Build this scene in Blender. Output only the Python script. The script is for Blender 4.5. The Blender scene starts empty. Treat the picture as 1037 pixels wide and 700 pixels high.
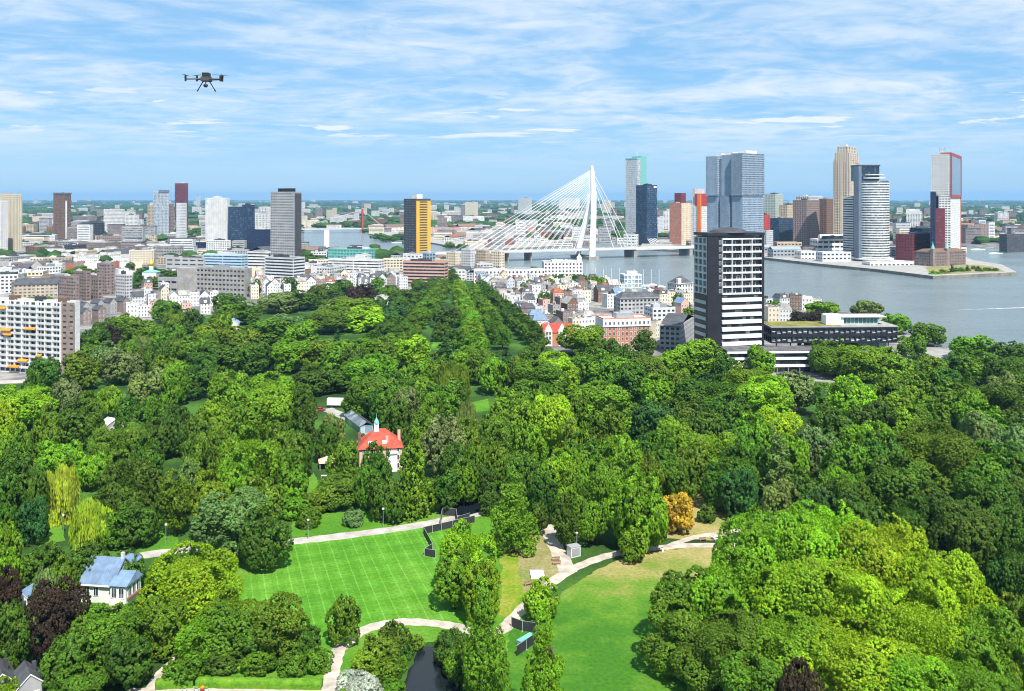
import bpy, math, random
import numpy as np
from math import radians as R, sin, cos, pi, tan, atan2, hypot
sc = bpy.context.scene
C = sc.collection
# ------------------------------------------------------------------ camera, sky, sun
F, CX, HY, CH = 900.0, 518.5, 200.0, 96.0          # focal length, centre and horizon of the 1037 px photograph; eye height (m)
cd = bpy.data.cameras.new('camera'); cam = bpy.data.objects.new('camera', cd); C.objects.link(cam)
cam.location = (0, 0, CH); cam.rotation_euler = (R(90), 0, 0)
cd.sensor_width = 36; cd.sensor_fit = 'HORIZONTAL'; cd.lens = F/1037*36
cd.shift_y = -(350-HY)/1037
cd.clip_start = 0.5; cd.clip_end = 80000
sc.camera = cam
SUN_EL, SUN_AZ = 55.0, 160.0                        # azimuth clockwise from the view direction: behind the camera, to the right
w = bpy.data.worlds.new('World'); sc.world = w; w.use_nodes = True
nt = w.node_tree; N = nt.nodes; L = nt.links
for n in list(N): N.remove(n)
def nd(t, **k):
    n = N.new(t)
    for a, b in k.items(): setattr(n, a, b)
    return n
def wmath(op, a, b=None, clamp=False):
    n = nd('ShaderNodeMath', operation=op, use_clamp=clamp)
    for i, v in enumerate((a, b)):
        if v is None: continue
        if isinstance(v, (int, float)): n.inputs[i].default_value = v
        else: L.new(v, n.inputs[i])
    return n.outputs[0]
def wramp(v, a, b):
    n = nd('ShaderNodeMapRange', interpolation_type='SMOOTHSTEP')
    L.new(v, n.inputs[0]); n.inputs[1].default_value = a; n.inputs[2].default_value = b
    return n.outputs[0]
out = nd('ShaderNodeOutputWorld'); bg = nd('ShaderNodeBackground')
sky = nd('ShaderNodeTexSky', sky_type='NISHITA'); sky.sun_disc = False
sky.sun_elevation = R(SUN_EL); sky.sun_rotation = R(SUN_AZ)
sky.air_density = 1.0; sky.dust_density = 0.15; sky.ozone_density = 3.5; sky.altitude = 100
tc = nd('ShaderNodeTexCoord'); sp = nd('ShaderNodeSeparateXYZ'); L.new(tc.outputs['Generated'], sp.inputs[0])
zz = sp.outputs[2]
zc = wmath('ADD', wmath('MAXIMUM', zz, 0.0), 0.08)
px_, py_ = wmath('DIVIDE', sp.outputs[0], zc), wmath('DIVIDE', sp.outputs[1], zc)
def wnoise(sx, sy, det, rough, dist=0.0, off=0.0, angle=0.0):
    cb = nd('ShaderNodeCombineXYZ'); L.new(px_, cb.inputs[0]); L.new(py_, cb.inputs[1]); cb.inputs[2].default_value = off
    mp = nd('ShaderNodeMapping'); L.new(cb.outputs[0], mp.inputs[0])
    mp.inputs['Scale'].default_value = (sx, sy, 1); mp.inputs['Rotation'].default_value = (0, 0, angle)
    t = nd('ShaderNodeTexNoise'); L.new(mp.outputs[0], t.inputs['Vector'])
    t.inputs['Scale'].default_value = 1; t.inputs['Detail'].default_value = det; t.inputs['Roughness'].default_value = rough
    t.inputs['Distortion'].default_value = dist
    return t.outputs[0]
n1 = wnoise(.55, .60, 6, .5, 1.0, 3.0, .25)           # broad veils of high cloud
n2 = wnoise(1.7, 1.9, 5, .55, 1.6, 9.0, -.2)
n4 = wnoise(4.0, 5.0, 8, .62, .8, 15.0, .4)          # mottled small cloudlets          # finer ripples in them
hi = wmath('ADD', wmath('ADD', wmath('MULTIPLY', n1, .50), wmath('MULTIPLY', n2, .30)), wmath('MULTIPLY', n4, .20))
veil = wmath('MULTIPLY', wramp(hi, .38, .64), wramp(zz, .01, .10))
n3 = wnoise(.95, 1.6, 12, .60, .3, 24.0, .05)          # a few low bright clouds above the horizon
low = wmath('MULTIPLY', wramp(n3, .56, .62), wmath('MULTIPLY', wramp(zz, .05, .075), wmath('SUBTRACT', 1.0, wramp(zz, .095, .14))))
cloud = wmath('MAXIMUM', wmath('MULTIPLY', veil, .90), wmath('MULTIPLY', low, 1.0), True)
tint = nd('ShaderNodeMix', data_type='RGBA'); tint.inputs[0].default_value = .72   # constant blue mixed in to correct and even out the clear sky
L.new(sky.outputs[0], tint.inputs[6]); tint.inputs[7].default_value = (1.75, 4.1, 6.9, 1)
mx = nd('ShaderNodeMix', data_type='RGBA'); L.new(cloud, mx.inputs[0]); L.new(tint.outputs[2], mx.inputs[6])
mx.inputs[7].default_value = (6.2, 6.8, 7.5, 1)
L.new(mx.outputs[2], bg.inputs[0]); bg.inputs[1].default_value = 0.083
L.new(bg.outputs[0], out.inputs[0])
sd = bpy.data.lights.new('sun', 'SUN'); sd.energy = 5.0; sd.angle = R(.5); sd.color = (1.0, .95, .87)
so = bpy.data.objects.new('sun', sd); C.objects.link(so)
so.rotation_euler = (R(90-SUN_EL), 0, R(180-SUN_AZ) + 0)   # see below
from mathutils import Vector, Matrix
sdir = Vector((sin(R(SUN_AZ))*cos(R(SUN_EL)), cos(R(SUN_AZ))*cos(R(SUN_EL)), sin(R(SUN_EL))))
so.rotation_euler = sdir.to_track_quat('Z', 'Y').to_euler()
sc.view_settings.view_transform = 'Standard'; sc.view_settings.look = 'None'
sc.view_settings.exposure = 0.76; sc.view_settings.gamma = 1.0; sc.view_settings.use_curve_mapping = False
sc.cycles.use_denoising = True
try: sc.cycles.denoiser = 'OPENIMAGEDENOISE'
except Exception: pass
sc.cycles.filter_width = 1.05; sc.cycles.max_bounces = 5; sc.cycles.diffuse_bounces = 3; sc.cycles.volume_bounces = 0; sc.cycles.transmission_bounces = 3
sc.cycles.glossy_bounces = 2; sc.cycles.caustics_reflective = False; sc.cycles.caustics_refractive = False
rng = random.Random(7)
# ------------------------------------------------------------------ geometry of the site
def gx(px, D): return (px-CX)/F*D
def dist(py, z=0.0): return F*(CH-z)/(py-HY)
def gnd(px, py, z=0.0):
    D = dist(py, z); return (gx(px, D), D)
def zat(py, D): return CH-(py-HY)/F*D
def pix(x, y, z=0.0): return (CX+F*x/y, HY+F*(CH-z)/y)
# ------------------------------------------------------------------ materials
def mat(name, col, rough=.8, var=.18, scale=.25, spec=.3, metal=0.0, rnd=.12, bump=0.0, bscale=2.0, col2=None):
    m = bpy.data.materials.new(name); m.use_nodes = True
    t = m.node_tree; b = t.nodes['Principled BSDF']
    b.inputs['Roughness'].default_value = rough; b.inputs['Metallic'].default_value = metal
    b.inputs['Specular IOR Level'].default_value = spec
    g = t.nodes.new('ShaderNodeNewGeometry')
    n = t.nodes.new('ShaderNodeTexNoise'); n.inputs['Scale'].default_value = scale; n.inputs['Detail'].default_value = 6; n.inputs['Roughness'].default_value = .65
    t.links.new(g.outputs['Position'], n.inputs['Vector'])
    cr = t.nodes.new('ShaderNodeMapRange'); t.links.new(n.outputs[0], cr.inputs[0])
    cr.inputs[1].default_value = .3; cr.inputs[2].default_value = .7
    mixn = t.nodes.new('ShaderNodeMix'); mixn.data_type = 'RGBA'
    c2 = col2 or tuple(c*(1-var*2) for c in col)
    mixn.inputs[6].default_value = (*c2, 1); mixn.inputs[7].default_value = (*[c*(1+var*.4) for c in col], 1) if not col2 else (*col, 1)
    t.links.new(cr.outputs[0], mixn.inputs[0])
    oi = t.nodes.new('ShaderNodeObjectInfo'); mr = t.nodes.new('ShaderNodeMapRange')
    t.links.new(oi.outputs['Random'], mr.inputs[0]); mr.inputs[3].default_value = 1-rnd; mr.inputs[4].default_value = 1+rnd
    hs = t.nodes.new('ShaderNodeHueSaturation'); t.links.new(mr.outputs[0], hs.inputs['Value']); t.links.new(mixn.outputs[2], hs.inputs['Color'])
    t.links.new(hs.outputs[0], b.inputs['Base Color'])
    if bump:
        n2 = t.nodes.new('ShaderNodeTexNoise'); n2.inputs['Scale'].default_value = bscale; n2.inputs['Detail'].default_value = 5
        t.links.new(g.outputs['Position'], n2.inputs['Vector'])
        bp = t.nodes.new('ShaderNodeBump'); bp.inputs['Strength'].default_value = bump; bp.inputs['Distance'].default_value = .3
        t.links.new(n2.outputs[0], bp.inputs['Height']); t.links.new(bp.outputs[0], b.inputs['Normal'])
    return m
def glass_mat(name, dark, light, share=.3, rough=.12):
    m = bpy.data.materials.new(name); m.use_nodes = True
    t = m.node_tree; b = t.nodes['Principled BSDF']
    b.inputs['Roughness'].default_value = rough; b.inputs['Specular IOR Level'].default_value = .6
    g = t.nodes.new('ShaderNodeNewGeometry')
    v = t.nodes.new('ShaderNodeVectorMath'); v.operation = 'SNAP'; t.links.new(g.outputs['Position'], v.inputs[0]); v.inputs[1].default_value = (2.3, 2.3, 3.1)
    wn = t.nodes.new('ShaderNodeTexWhiteNoise'); wn.noise_dimensions = '3D'; t.links.new(v.outputs[0], wn.inputs['Vector'])
    mr = t.nodes.new('ShaderNodeMapRange'); t.links.new(wn.outputs[0], mr.inputs[0]); mr.inputs[1].default_value = 1-share; mr.inputs[2].default_value = 1.0
    mx = t.nodes.new('ShaderNodeMix'); mx.data_type = 'RGBA'; t.links.new(mr.outputs[0], mx.inputs[0])
    mx.inputs[6].default_value = (*dark, 1); mx.inputs[7].default_value = (*light, 1)
    t.links.new(mx.outputs[2], b.inputs['Base Color'])
    return m
K = {}
def km(key, *a, **k): K[key] = mat(key, *a, **k)
km('white_render', (.70, .70, .68), .78, .16, .15); km('cream_render', (.66, .58, .44), .8, .12, .12)
km('grey_render', (.36, .36, .36), .8, .15, .12); km('pale_grey', (.54, .55, .56), .8, .1, .12)
km('dark_cladding', (.022, .022, .03), .45, .2, .2, .4); km('charcoal', (.07, .072, .08), .6, .2, .2)
km('red_brick', (.30, .115, .075), .85, .2, .5, bump=.1); km('orange_brick', (.46, .19, .115), .85, .15, .5)
km('brown_brick', (.20, .125, .09), .85, .2, .5); km('mauve_brick', (.26, .20, .18), .85, .2, .4); km('tan_stone', (.46, .38, .28), .8, .15, .15); km('beige_stone', (.52, .45, .36), .8, .12, .15)
km('crimson', (.17, .035, .045), .6, .15, .2); km('red_panel', (.40, .055, .045), .6, .1, .2); km('orange_panel', (.75, .19, .04), .6, .1, .2)
km('yellow_panel', (.72, .42, .05), .6, .08, .2); km('navy', (.02, .03, .075), .4, .15, .2, .4)
km('slate', (.085, .09, .10), .7, .3, .3); km('bitumen', (.13, .13, .135), .9, .35, .2); km('gravel_roof', (.34, .33, .31), .95, .25, .25)
km('orange_tile', (.34, .12, .06), .85, .25, .4); km('red_tile', (.50, .075, .045), .8, .25, .6, bump=.2); km('zinc', (.17, .26, .39), .62, .2, .5, .4)
km('moss_roof', (.22, .21, .04), .95, .35, .15); km('white_steel', (.80, .81, .82), .45, .05, .2); km('grey_steel', (.30, .31, .33), .5, .1, .3)
km('concrete', (.33, .32, .30), .9, .2, .15); km('quay_stone', (.22, .205, .18), .9, .3, .15, bump=.2); km('copper_green', (.20, .45, .40), .7, .15, .4)
km('gold', (.80, .52, .08), .35, .05, 1.0, .6, .6); km('black', (.02, .02, .02), .5, .1, 1); km('bark', (.11, .085, .06), .95, .3, 1.2, bump=.4)
km('pale_bark', (.42, .40, .34), .95, .25, 1.2, bump=.3); km('tarpaulin', (.035, .037, .042), .7, .2, .5); km('wood', (.30, .19, .10), .8, .25, 1.5)
km('orange_cloth', (.85, .24, .02), .8, .05, .5); km('pink_cloth', (.72, .45, .34), .8, .08, .5); km('white_paint', (.80, .80, .80), .5, .04, .5)
km('sand_path', (.50, .44, .37), .95, .25, .30, rnd=0, bump=.1); km('grey_path', (.44, .41, .37), .95, .22, .25, rnd=0); km('asphalt', (.07, .07, .072), .9, .3, .2, rnd=0)
km('teal_panel', (.18, .48, .44), .4, .1, .3); km('bluegrey_panel', (.28, .36, .45), .4, .1, .1, .5); km('bluegrey_shade', (.14, .19, .25), .35, .15, .1, .5)
km('sage_panel', (.38, .43, .38), .6, .1, .2); km('pink_render', (.58, .36, .29), .8, .1, .3); km('lightblue_panel', (.42, .58, .70), .35, .1, .2, .5)
K['glass'] = glass_mat('window_glass', (.025, .035, .05), (.35, .37, .38), .22)
K['glass_blue'] = glass_mat('blue_glass', (.035, .075, .12), (.12, .20, .28), .5, .08)
K['glass_dark'] = glass_mat('dark_glass', (.015, .025, .04), (.07, .10, .13), .4, .08)
K['glass_pale'] = glass_mat('pale_glass', (.16, .25, .32), (.55, .62, .66), .5, .12)
K['glass_grey'] = glass_mat('grey_glass', (.08, .10, .12), (.30, .33, .35), .4, .12)
K['glass_green'] = glass_mat('green_glass', (.06, .22, .20), (.16, .40, .36), .5, .1)
# ------------------------------------------------------------------ mesh builder
class MB:
    def __init__(s): s.v, s.f, s.m = [], [], []
    def quad(s, a, b, c, d, m=0):
        i = len(s.v); s.v += [a, b, c, d]; s.f.append((i, i+1, i+2, i+3)); s.m.append(m)
    def poly(s, pts, m=0):
        i = len(s.v); s.v += list(pts); s.f.append(tuple(range(i, i+len(pts)))); s.m.append(m)
    def box(s, x0, x1, y0, y1, z0, z1, m=0, skip=''):
        p = [(x0,y0,z0),(x1,y0,z0),(x1,y1,z0),(x0,y1,z0),(x0,y0,z1),(x1,y0,z1),(x1,y1,z1),(x0,y1,z1)]
        for k, q in (('b',(0,3,2,1)),('t',(4,5,6,7)),('f',(0,1,5,4)),('r',(1,2,6,5)),('k',(2,3,7,6)),('l',(3,0,4,7))):
            if k not in skip: s.quad(*[p[i] for i in q], m)
        return s
    def prism(s, pts, z0, z1, m=0, mt=None, bottom=True):
        n = len(pts)
        if sum(pts[i][0]*pts[(i+1)%n][1]-pts[(i+1)%n][0]*pts[i][1] for i in range(n)) < 0: pts = pts[::-1]
        for i in range(n):
            a, b = pts[i], pts[(i+1)%n]
            s.quad((*a, z0), (*b, z0), (*b, z1), (*a, z1), m)
        s.poly([(*p, z1) for p in pts], m if mt is None else mt)
        if bottom: s.poly([(*p, z0) for p in pts[::-1]], m)
        return s
    def tube(s, pts, r, n=8, m=0, cap=True):
        pts = [Vector(p) for p in pts]; rs = r if hasattr(r, '__len__') else [r]*len(pts); rings = []
        for i, p in enumerate(pts):
            d = (pts[min(i+1, len(pts)-1)]-pts[max(i-1, 0)]).normalized()
            a = d.orthogonal() if abs(d.z) > .9 else Vector((0, 0, 1)).cross(d)
            if abs(d.z) > .9: a = Vector((1, 0, 0))-d*d.x
            a.normalize(); b = d.cross(a)
            i0 = len(s.v); rings.append(i0)
            s.v += [tuple(p+(a*cos(2*pi*k/n)+b*sin(2*pi*k/n))*rs[i]) for k in range(n)]
        for i in range(len(rings)-1):
            for k in range(n):
                s.f.append((rings[i]+k, rings[i]+(k+1)%n, rings[i+1]+(k+1)%n, rings[i+1]+k)); s.m.append(m)
        if cap:
            s.f.append(tuple(rings[0]+k for k in range(n))[::-1]); s.m.append(m)
            s.f.append(tuple(rings[-1]+k for k in range(n))); s.m.append(m)
        return s
    def lathe(s, prof, n=12, m=0, c=(0, 0)):
        for (r0, z0), (r1, z1) in zip(prof, prof[1:]):
            for k in range(n):
                a, b = 2*pi*k/n, 2*pi*(k+1)/n
                P = lambda r, t, z: (c[0]+r*cos(t), c[1]+r*sin(t), z)
                if r1 < 1e-4: s.poly([P(r0,a,z0), P(r0,b,z0), P(0,0,z1)], m)
                elif r0 < 1e-4: s.poly([P(0,0,z0), P(r1,b,z1), P(r1,a,z1)], m)
                else: s.quad(P(r0,a,z0), P(r0,b,z0), P(r1,b,z1), P(r1,a,z1), m)
        return s
    def gable(s, x0, x1, y0, y1, z0, z1, along='x', m=0, mg=None, ov=.4, th=.25):
        mg = m if mg is None else mg
        if along == 'x':
            ym = (y0+y1)/2; a = [(y0-ov, z0-.15), (ym, z1), (y1+ov, z0-.15)]
            P = lambda x, t: (x, t[0], t[1])
            lo, hi = x0-ov*.5, x1+ov*.5
        else:
            xm = (x0+x1)/2; a = [(x1+ov, z0-.15), (xm, z1), (x0-ov, z0-.15)]
            P = lambda y, t: (t[0], y, t[1])
            lo, hi = y0-ov*.5, y1+ov*.5
        s.quad(P(lo, a[0]), P(hi, a[0]), P(hi, a[1]), P(lo, a[1]), m); s.quad(P(lo, a[1]), P(hi, a[1]), P(hi, a[2]), P(lo, a[2]), m)
        b = [(t[0], t[1]-th) for t in a]
        s.quad(P(lo, b[1]), P(hi, b[1]), P(hi, b[0]), P(lo, b[0]), mg); s.quad(P(lo, b[2]), P(hi, b[2]), P(hi, b[1]), P(lo, b[1]), mg)
        s.quad(P(lo, b[0]), P(hi, b[0]), P(hi, a[0]), P(lo, a[0]), mg); s.quad(P(hi, b[2]), P(lo, b[2]), P(lo, a[2]), P(hi, a[2]), mg)
        for e in (lo, hi):
            s.quad(P(e, b[0]), P(e, a[0]), P(e, a[1]), P(e, b[1]), mg); s.quad(P(e, b[1]), P(e, a[1]), P(e, a[2]), P(e, b[2]), mg)
        return s
    def hip(s, x0, x1, y0, y1, z0, z1, m=0, ov=.4, flat=0.0):
        x0 -= ov; x1 += ov; y0 -= ov; y1 += ov
        w_, d_ = x1-x0, y1-y0; e = min(w_, d_)/2*(1-flat)
        A = [(x0,y0,z0),(x1,y0,z0),(x1,y1,z0),(x0,y1,z0)]
        B = [(x0+e,y0+e,z1),(x1-e,y0+e,z1),(x1-e,y1-e,z1),(x0+e,y1-e,z1)]
        for i in range(4): s.quad(A[i], A[(i+1)%4], B[(i+1)%4], B[i], m)
        if flat > 0 or True: s.quad(*B, m)
        s.quad(*A[::-1], m)
        return s
    def facade(s, o, u, W, H, cols, rows, fx=.6, fz=.55, dep=.3, mw=0, mg=1, lift=.0):
        o = Vector(o); u = Vector(u).normalized(); z = Vector((0, 0, 1)); n = u.cross(z)
        cw, ch = W/cols, H/rows
        wx, wz = cw*fx/2, ch*fz/2
        def P(a, b, k=0.0): return tuple(o+u*a+z*b-n*k)
        for i in range(cols):
            for j in range(rows):
                a0, a1, b0, b1 = i*cw, (i+1)*cw, j*ch, (j+1)*ch
                cx, cz = (a0+a1)/2, (b0+b1)/2+lift*ch
                c0, c1, d0, d1 = cx-wx, cx+wx, cz-wz, cz+wz
                s.quad(P(a0,b0), P(a1,b0), P(c1,d0), P(c0,d0), mw); s.quad(P(a1,b0), P(a1,b1), P(c1,d1), P(c1,d0), mw)
                s.quad(P(a1,b1), P(a0,b1), P(c0,d1), P(c1,d1), mw); s.quad(P(a0,b1), P(a0,b0), P(c0,d0), P(c0,d1), mw)
                s.quad(P(c0,d0), P(c1,d0), P(c1,d0,dep), P(c0,d0,dep), mw); s.quad(P(c1,d0), P(c1,d1), P(c1,d1,dep), P(c1,d0,dep), mw)
                s.quad(P(c1,d1), P(c0,d1), P(c0,d1,dep), P(c1,d1,dep), mw); s.quad(P(c0,d1), P(c0,d0), P(c0,d0,dep), P(c0,d1,dep), mw)
                s.quad(P(c0,d0,dep), P(c1,d0,dep), P(c1,d1,dep), P(c0,d1,dep), mg)
        return s
    def mesh(s, name, mats, weld=True, smooth=False):
        if weld:
            ix, nv, mp = {}, [], []
            for p in s.v:
                k = (round(p[0], 3), round(p[1], 3), round(p[2], 3))
                if k not in ix: ix[k] = len(nv); nv.append(p)
                mp.append(ix[k])
            fs, ms = [], []
            for f, mm in zip(s.f, s.m):
                g = []
                for i in f:
                    j = mp[i]
                    if not g or g[-1] != j: g.append(j)
                if len(g) > 1 and g[0] == g[-1]: g.pop()
                if len(g) >= 3 and len(set(g)) == len(g): fs.append(g); ms.append(mm)
        else: nv, fs, ms = s.v, s.f, s.m
        me = bpy.data.meshes.new(name); me.from_pydata(nv, [], fs)
        for mm in mats: me.materials.append(K[mm] if isinstance(mm, str) else mm)
        me.polygons.foreach_set('material_index', ms)
        if smooth: me.polygons.foreach_set('use_smooth', [True]*len(fs))
        me.update(); return me
    def build(s, name, mats, parent=None, loc=(0, 0, 0), rz=0.0, weld=True, smooth=False):
        return link(name, s.mesh(name, mats, weld, smooth), parent, loc, rz)
def link(name, me, parent=None, loc=(0, 0, 0), rz=0.0):
    o = bpy.data.objects.new(name, me); C.objects.link(o)
    o.location = loc; o.rotation_euler = (0, 0, rz)
    if parent is not None: o.parent = parent
    return o
def tag(o, label=None, cat=None, group=None, kind=None):
    if label: o['label'] = label
    if cat: o['category'] = cat
    if group: o['group'] = group
    if kind: o['kind'] = kind
    return o
def empty(name, loc=(0, 0, 0), rz=0.0):
    o = bpy.data.objects.new(name, None); C.objects.link(o); o.location = loc; o.rotation_euler = (0, 0, rz); o.empty_display_size = .5
    return o
def thing(name, label, cat, loc, rz=0.0, group=None): return tag(empty(name, loc, rz), label, cat, group)
# labels of repeats: each is told apart by its look and by what it stands beside, then by counting from the left
MARKS = [('the red-roofed villa', 385, 455), ('the striped lawn', 360, 580), ('the blue-roofed house', 105, 590), ('the avenue', 455, 322),
         ('the black tower', 740, 320), ('the white slab', 40, 350), ('the riverside promenade', 955, 352), ('the golden tree', 686, 520),
         ('the purple tree', 812, 690), ('the path fork', 575, 578), ('the round pond', 430, 685), ('the brick office', 632, 338), ('the grey office slab', 215, 287),
         ('the white lorry', 337, 405), ('the cable-stayed bridge', 570, 250), ('the yellow-sided tower', 422, 260), ('the dark grey tower', 289, 270),
         ('the gold-domed church', 151, 275), ('the curved tower', 890, 260), ('the red-framed tower', 958, 262), ('the golden willows', 72, 510),
         ('the layered cedar', 130, 480), ('the striped office', 430, 282), ('the grey-roofed house', 20, 680), ('the grassed roof', 815, 335), ('the spired hall', 570, 275), ('the cream tower', 10, 250), ('the crimson tower', 184, 235)]
REG = []
def register(o, desc, cat, group, px, py):
    tag(o, None, cat, group)
    b = min(MARKS, key=lambda m: hypot(m[1]-px, (m[2]-py)*1.3)); dx, dy = px-b[1], py-b[2]
    rel = ('left of' if dx < 0 else 'right of') if abs(dx) > 1.3*abs(dy) else ('behind' if dy < 0 else 'before')
    REG.append((o, desc, rel+' '+b[0], px, py))
ORD = ['', 'first', 'second', 'third', 'fourth', 'fifth', 'sixth', 'seventh', 'eighth', 'ninth', 'tenth', 'eleventh', 'twelfth', 'thirteenth', 'fourteenth', 'fifteenth', 'sixteenth', 'seventeenth', 'eighteenth', 'nineteenth', 'twentieth', 'twenty-first', 'twenty-second']
CNT = ['', 'one', 'two', 'three', 'four', 'five', 'six', 'seven', 'eight', 'nine', 'ten', 'eleven', 'twelve', 'thirteen', 'fourteen', 'fifteen', 'sixteen', 'seventeen', 'eighteen', 'nineteen', 'twenty', 'twenty-one', 'twenty-two']
def plural(s):
    for n in ('tree', 'willow', 'cedar', 'shrub', 'conifer', 'house', 'block', 'lime'):
        if n in s: return s.replace(n, n+'s', 1)
    return s+'s'
def finish_labels():
    by = {}
    for r in REG: by.setdefault((r[1], r[2]), []).append(r)
    for (d, rel), rs in by.items():
        rs.sort(key=lambda r: r[3]); n = len(rs)
        if n > 20: print('GROUP', n, d, rel)
        for i, r in enumerate(rs):
            if n == 1: lab = f'{d} {rel}'
            elif n == 2: lab = f"{['left', 'right'][i]} one of two {plural(d)} {rel}"
            elif i == 0: lab = f'leftmost of {CNT[min(n, 22)]} {plural(d)} {rel}'
            elif i == n-1: lab = f'rightmost of {CNT[min(n, 22)]} {plural(d)} {rel}'
            else: lab = f'{ORD[min(i+1, 22)]} from left of {CNT[min(n, 22)]} {plural(d)} {rel}'
            r[0]['label'] = lab
# ------------------------------------------------------------------ the setting: ground, water, park, paths
def ground_mat():
    m = bpy.data.materials.new('ground'); m.use_nodes = True; t = m.node_tree; b = t.nodes['Principled BSDF']
    b.inputs['Roughness'].default_value = .95; b.inputs['Specular IOR Level'].default_value = .1
    g = t.nodes.new('ShaderNodeNewGeometry')
    def noise(s, d=6):
        n = t.nodes.new('ShaderNodeTexNoise'); n.inputs['Scale'].default_value = s; n.inputs['Detail'].default_value = d
        t.links.new(g.outputs['Position'], n.inputs['Vector']); return n.outputs[0]
    def ramp(v, els):
        r = t.nodes.new('ShaderNodeValToRGB'); t.links.new(v, r.inputs[0])
        while len(r.color_ramp.elements) < len(els): r.color_ramp.elements.new(.5)
        for e, (p, c) in zip(r.color_ramp.elements, els): e.position = p; e.color = (*c, 1)
        return r.outputs[0]
    city = ramp(noise(.045, 8), [(.3, (.07, .07, .07)), (.5, (.16, .155, .15)), (.62, (.30, .285, .27)), (.75, (.05, .09, .035))])
    land = ramp(noise(.0022, 9), [(.3, (.02, .045, .018)), (.47, (.035, .07, .022)), (.56, (.09, .12, .05)), (.62, (.03, .06, .02)), (.75, (.22, .22, .2))])
    sp_ = t.nodes.new('ShaderNodeSeparateXYZ'); t.links.new(g.outputs['Position'], sp_.inputs[0])
    ad = t.nodes.new('ShaderNodeMath'); ad.operation = 'MULTIPLY_ADD'; t.links.new(noise(.0012, 3), ad.inputs[0]); ad.inputs[1].default_value = 1800; t.links.new(sp_.outputs[1], ad.inputs[2])
    mr = t.nodes.new('ShaderNodeMapRange'); t.links.new(ad.outputs[0], mr.inputs[0]); mr.inputs[1].default_value = 3300; mr.inputs[2].default_value = 4200
    mx = t.nodes.new('ShaderNodeMix'); mx.data_type = 'RGBA'; t.links.new(mr.outputs[0], mx.inputs[0]); t.links.new(city, mx.inputs[6]); t.links.new(land, mx.inputs[7])
    t.links.new(mx.outputs[2], b.inputs['Base Color']); return m
def grass_mat(name, cols, scale=.06, rows=None, fine=1.2):
    m = bpy.data.materials.new(name); m.use_nodes = True; t = m.node_tree; b = t.nodes['Principled BSDF']
    b.inputs['Roughness'].default_value = .9; b.inputs['Specular IOR Level'].default_value = .12
    g = t.nodes.new('ShaderNodeNewGeometry')
    n = t.nodes.new('ShaderNodeTexNoise'); n.inputs['Scale'].default_value = scale; n.inputs['Detail'].default_value = 7; n.inputs['Roughness'].default_value = .6
    t.links.new(g.outputs['Position'], n.inputs['Vector'])
    src = n.outputs[0]
    if rows:                                             # drier turf towards the path: offset the noise by the place on the ground
        sx = t.nodes.new('ShaderNodeSeparateXYZ'); t.links.new(g.outputs['Position'], sx.inputs[0])
        mr = t.nodes.new('ShaderNodeMapRange'); t.links.new(sx.outputs[1], mr.inputs[0]); mr.inputs[1].default_value = rows[0]; mr.inputs[2].default_value = rows[1]; mr.inputs[3].default_value = -.25; mr.inputs[4].default_value = .25
        ad = t.nodes.new('ShaderNodeMath'); ad.operation = 'ADD'; t.links.new(src, ad.inputs[0]); t.links.new(mr.outputs[0], ad.inputs[1]); src = ad.outputs[0]
    r = t.nodes.new('ShaderNodeValToRGB'); t.links.new(src, r.inputs[0])
    while len(r.color_ramp.elements) < len(cols): r.color_ramp.elements.new(.5)
    for e, (p, c) in zip(r.color_ramp.elements, cols): e.position = p; e.color = (*c, 1)
    f = t.nodes.new('ShaderNodeTexNoise'); f.inputs['Scale'].default_value = fine; f.inputs['Detail'].default_value = 4
    t.links.new(g.outputs['Position'], f.inputs['Vector'])
    fm = t.nodes.new('ShaderNodeMapRange'); t.links.new(f.outputs[0], fm.inputs[0]); fm.inputs[1].default_value = .25; fm.inputs[2].default_value = .75; fm.inputs[3].default_value = .72; fm.inputs[4].default_value = 1.25
    hs = t.nodes.new('ShaderNodeHueSaturation'); t.links.new(r.outputs[0], hs.inputs['Color']); t.links.new(fm.outputs[0], hs.inputs['Value'])
    t.links.new(hs.outputs[0], b.inputs['Base Color'])
    return m, t, hs, b
K['ground'] = ground_mat()
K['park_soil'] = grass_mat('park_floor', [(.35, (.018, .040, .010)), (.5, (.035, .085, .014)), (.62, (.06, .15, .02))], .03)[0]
K['lawn'] = grass_mat('lawn', [(.3, (.045, .145, .010)), (.5, (.075, .20, .014)), (.7, (.13, .235, .03))], .05)[0]
K['dry_lawn'] = grass_mat('worn_lawn', [(.22, (.040, .135, .010)), (.42, (.085, .19, .016)), (.60, (.18, .21, .045)), (.78, (.30, .25, .10))], .085, (196, 242))[0]
K['worn'] = grass_mat('worn_turf', [(.3, (.12, .17, .035)), (.5, (.22, .20, .08)), (.7, (.30, .25, .14))], .12)[0]
K['yellow_turf'] = grass_mat('yellow_turf', [(.3, (.10, .20, .012)), (.5, (.17, .225, .018)), (.7, (.25, .24, .05))], .15)[0]
K['leaf_hedge'] = grass_mat('clipped_hedge', [(.3, (.05, .15, .01)), (.5, (.10, .22, .015)), (.7, (.15, .27, .02))], .5, None, 4)[0]
m_, t_, hs_, b_ = grass_mat('striped_lawn', [(.3, (.050, .175, .010)), (.5, (.070, .21, .013)), (.7, (.095, .235, .022))], .06)
gp = t_.nodes.new('ShaderNodeNewGeometry'); mp_ = t_.nodes.new('ShaderNodeMapping'); mp_.inputs['Rotation'].default_value = (0, 0, R(-19))
t_.links.new(gp.outputs['Position'], mp_.inputs[0]); sx_ = t_.nodes.new('ShaderNodeSeparateXYZ'); t_.links.new(mp_.outputs[0], sx_.inputs[0])
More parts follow.
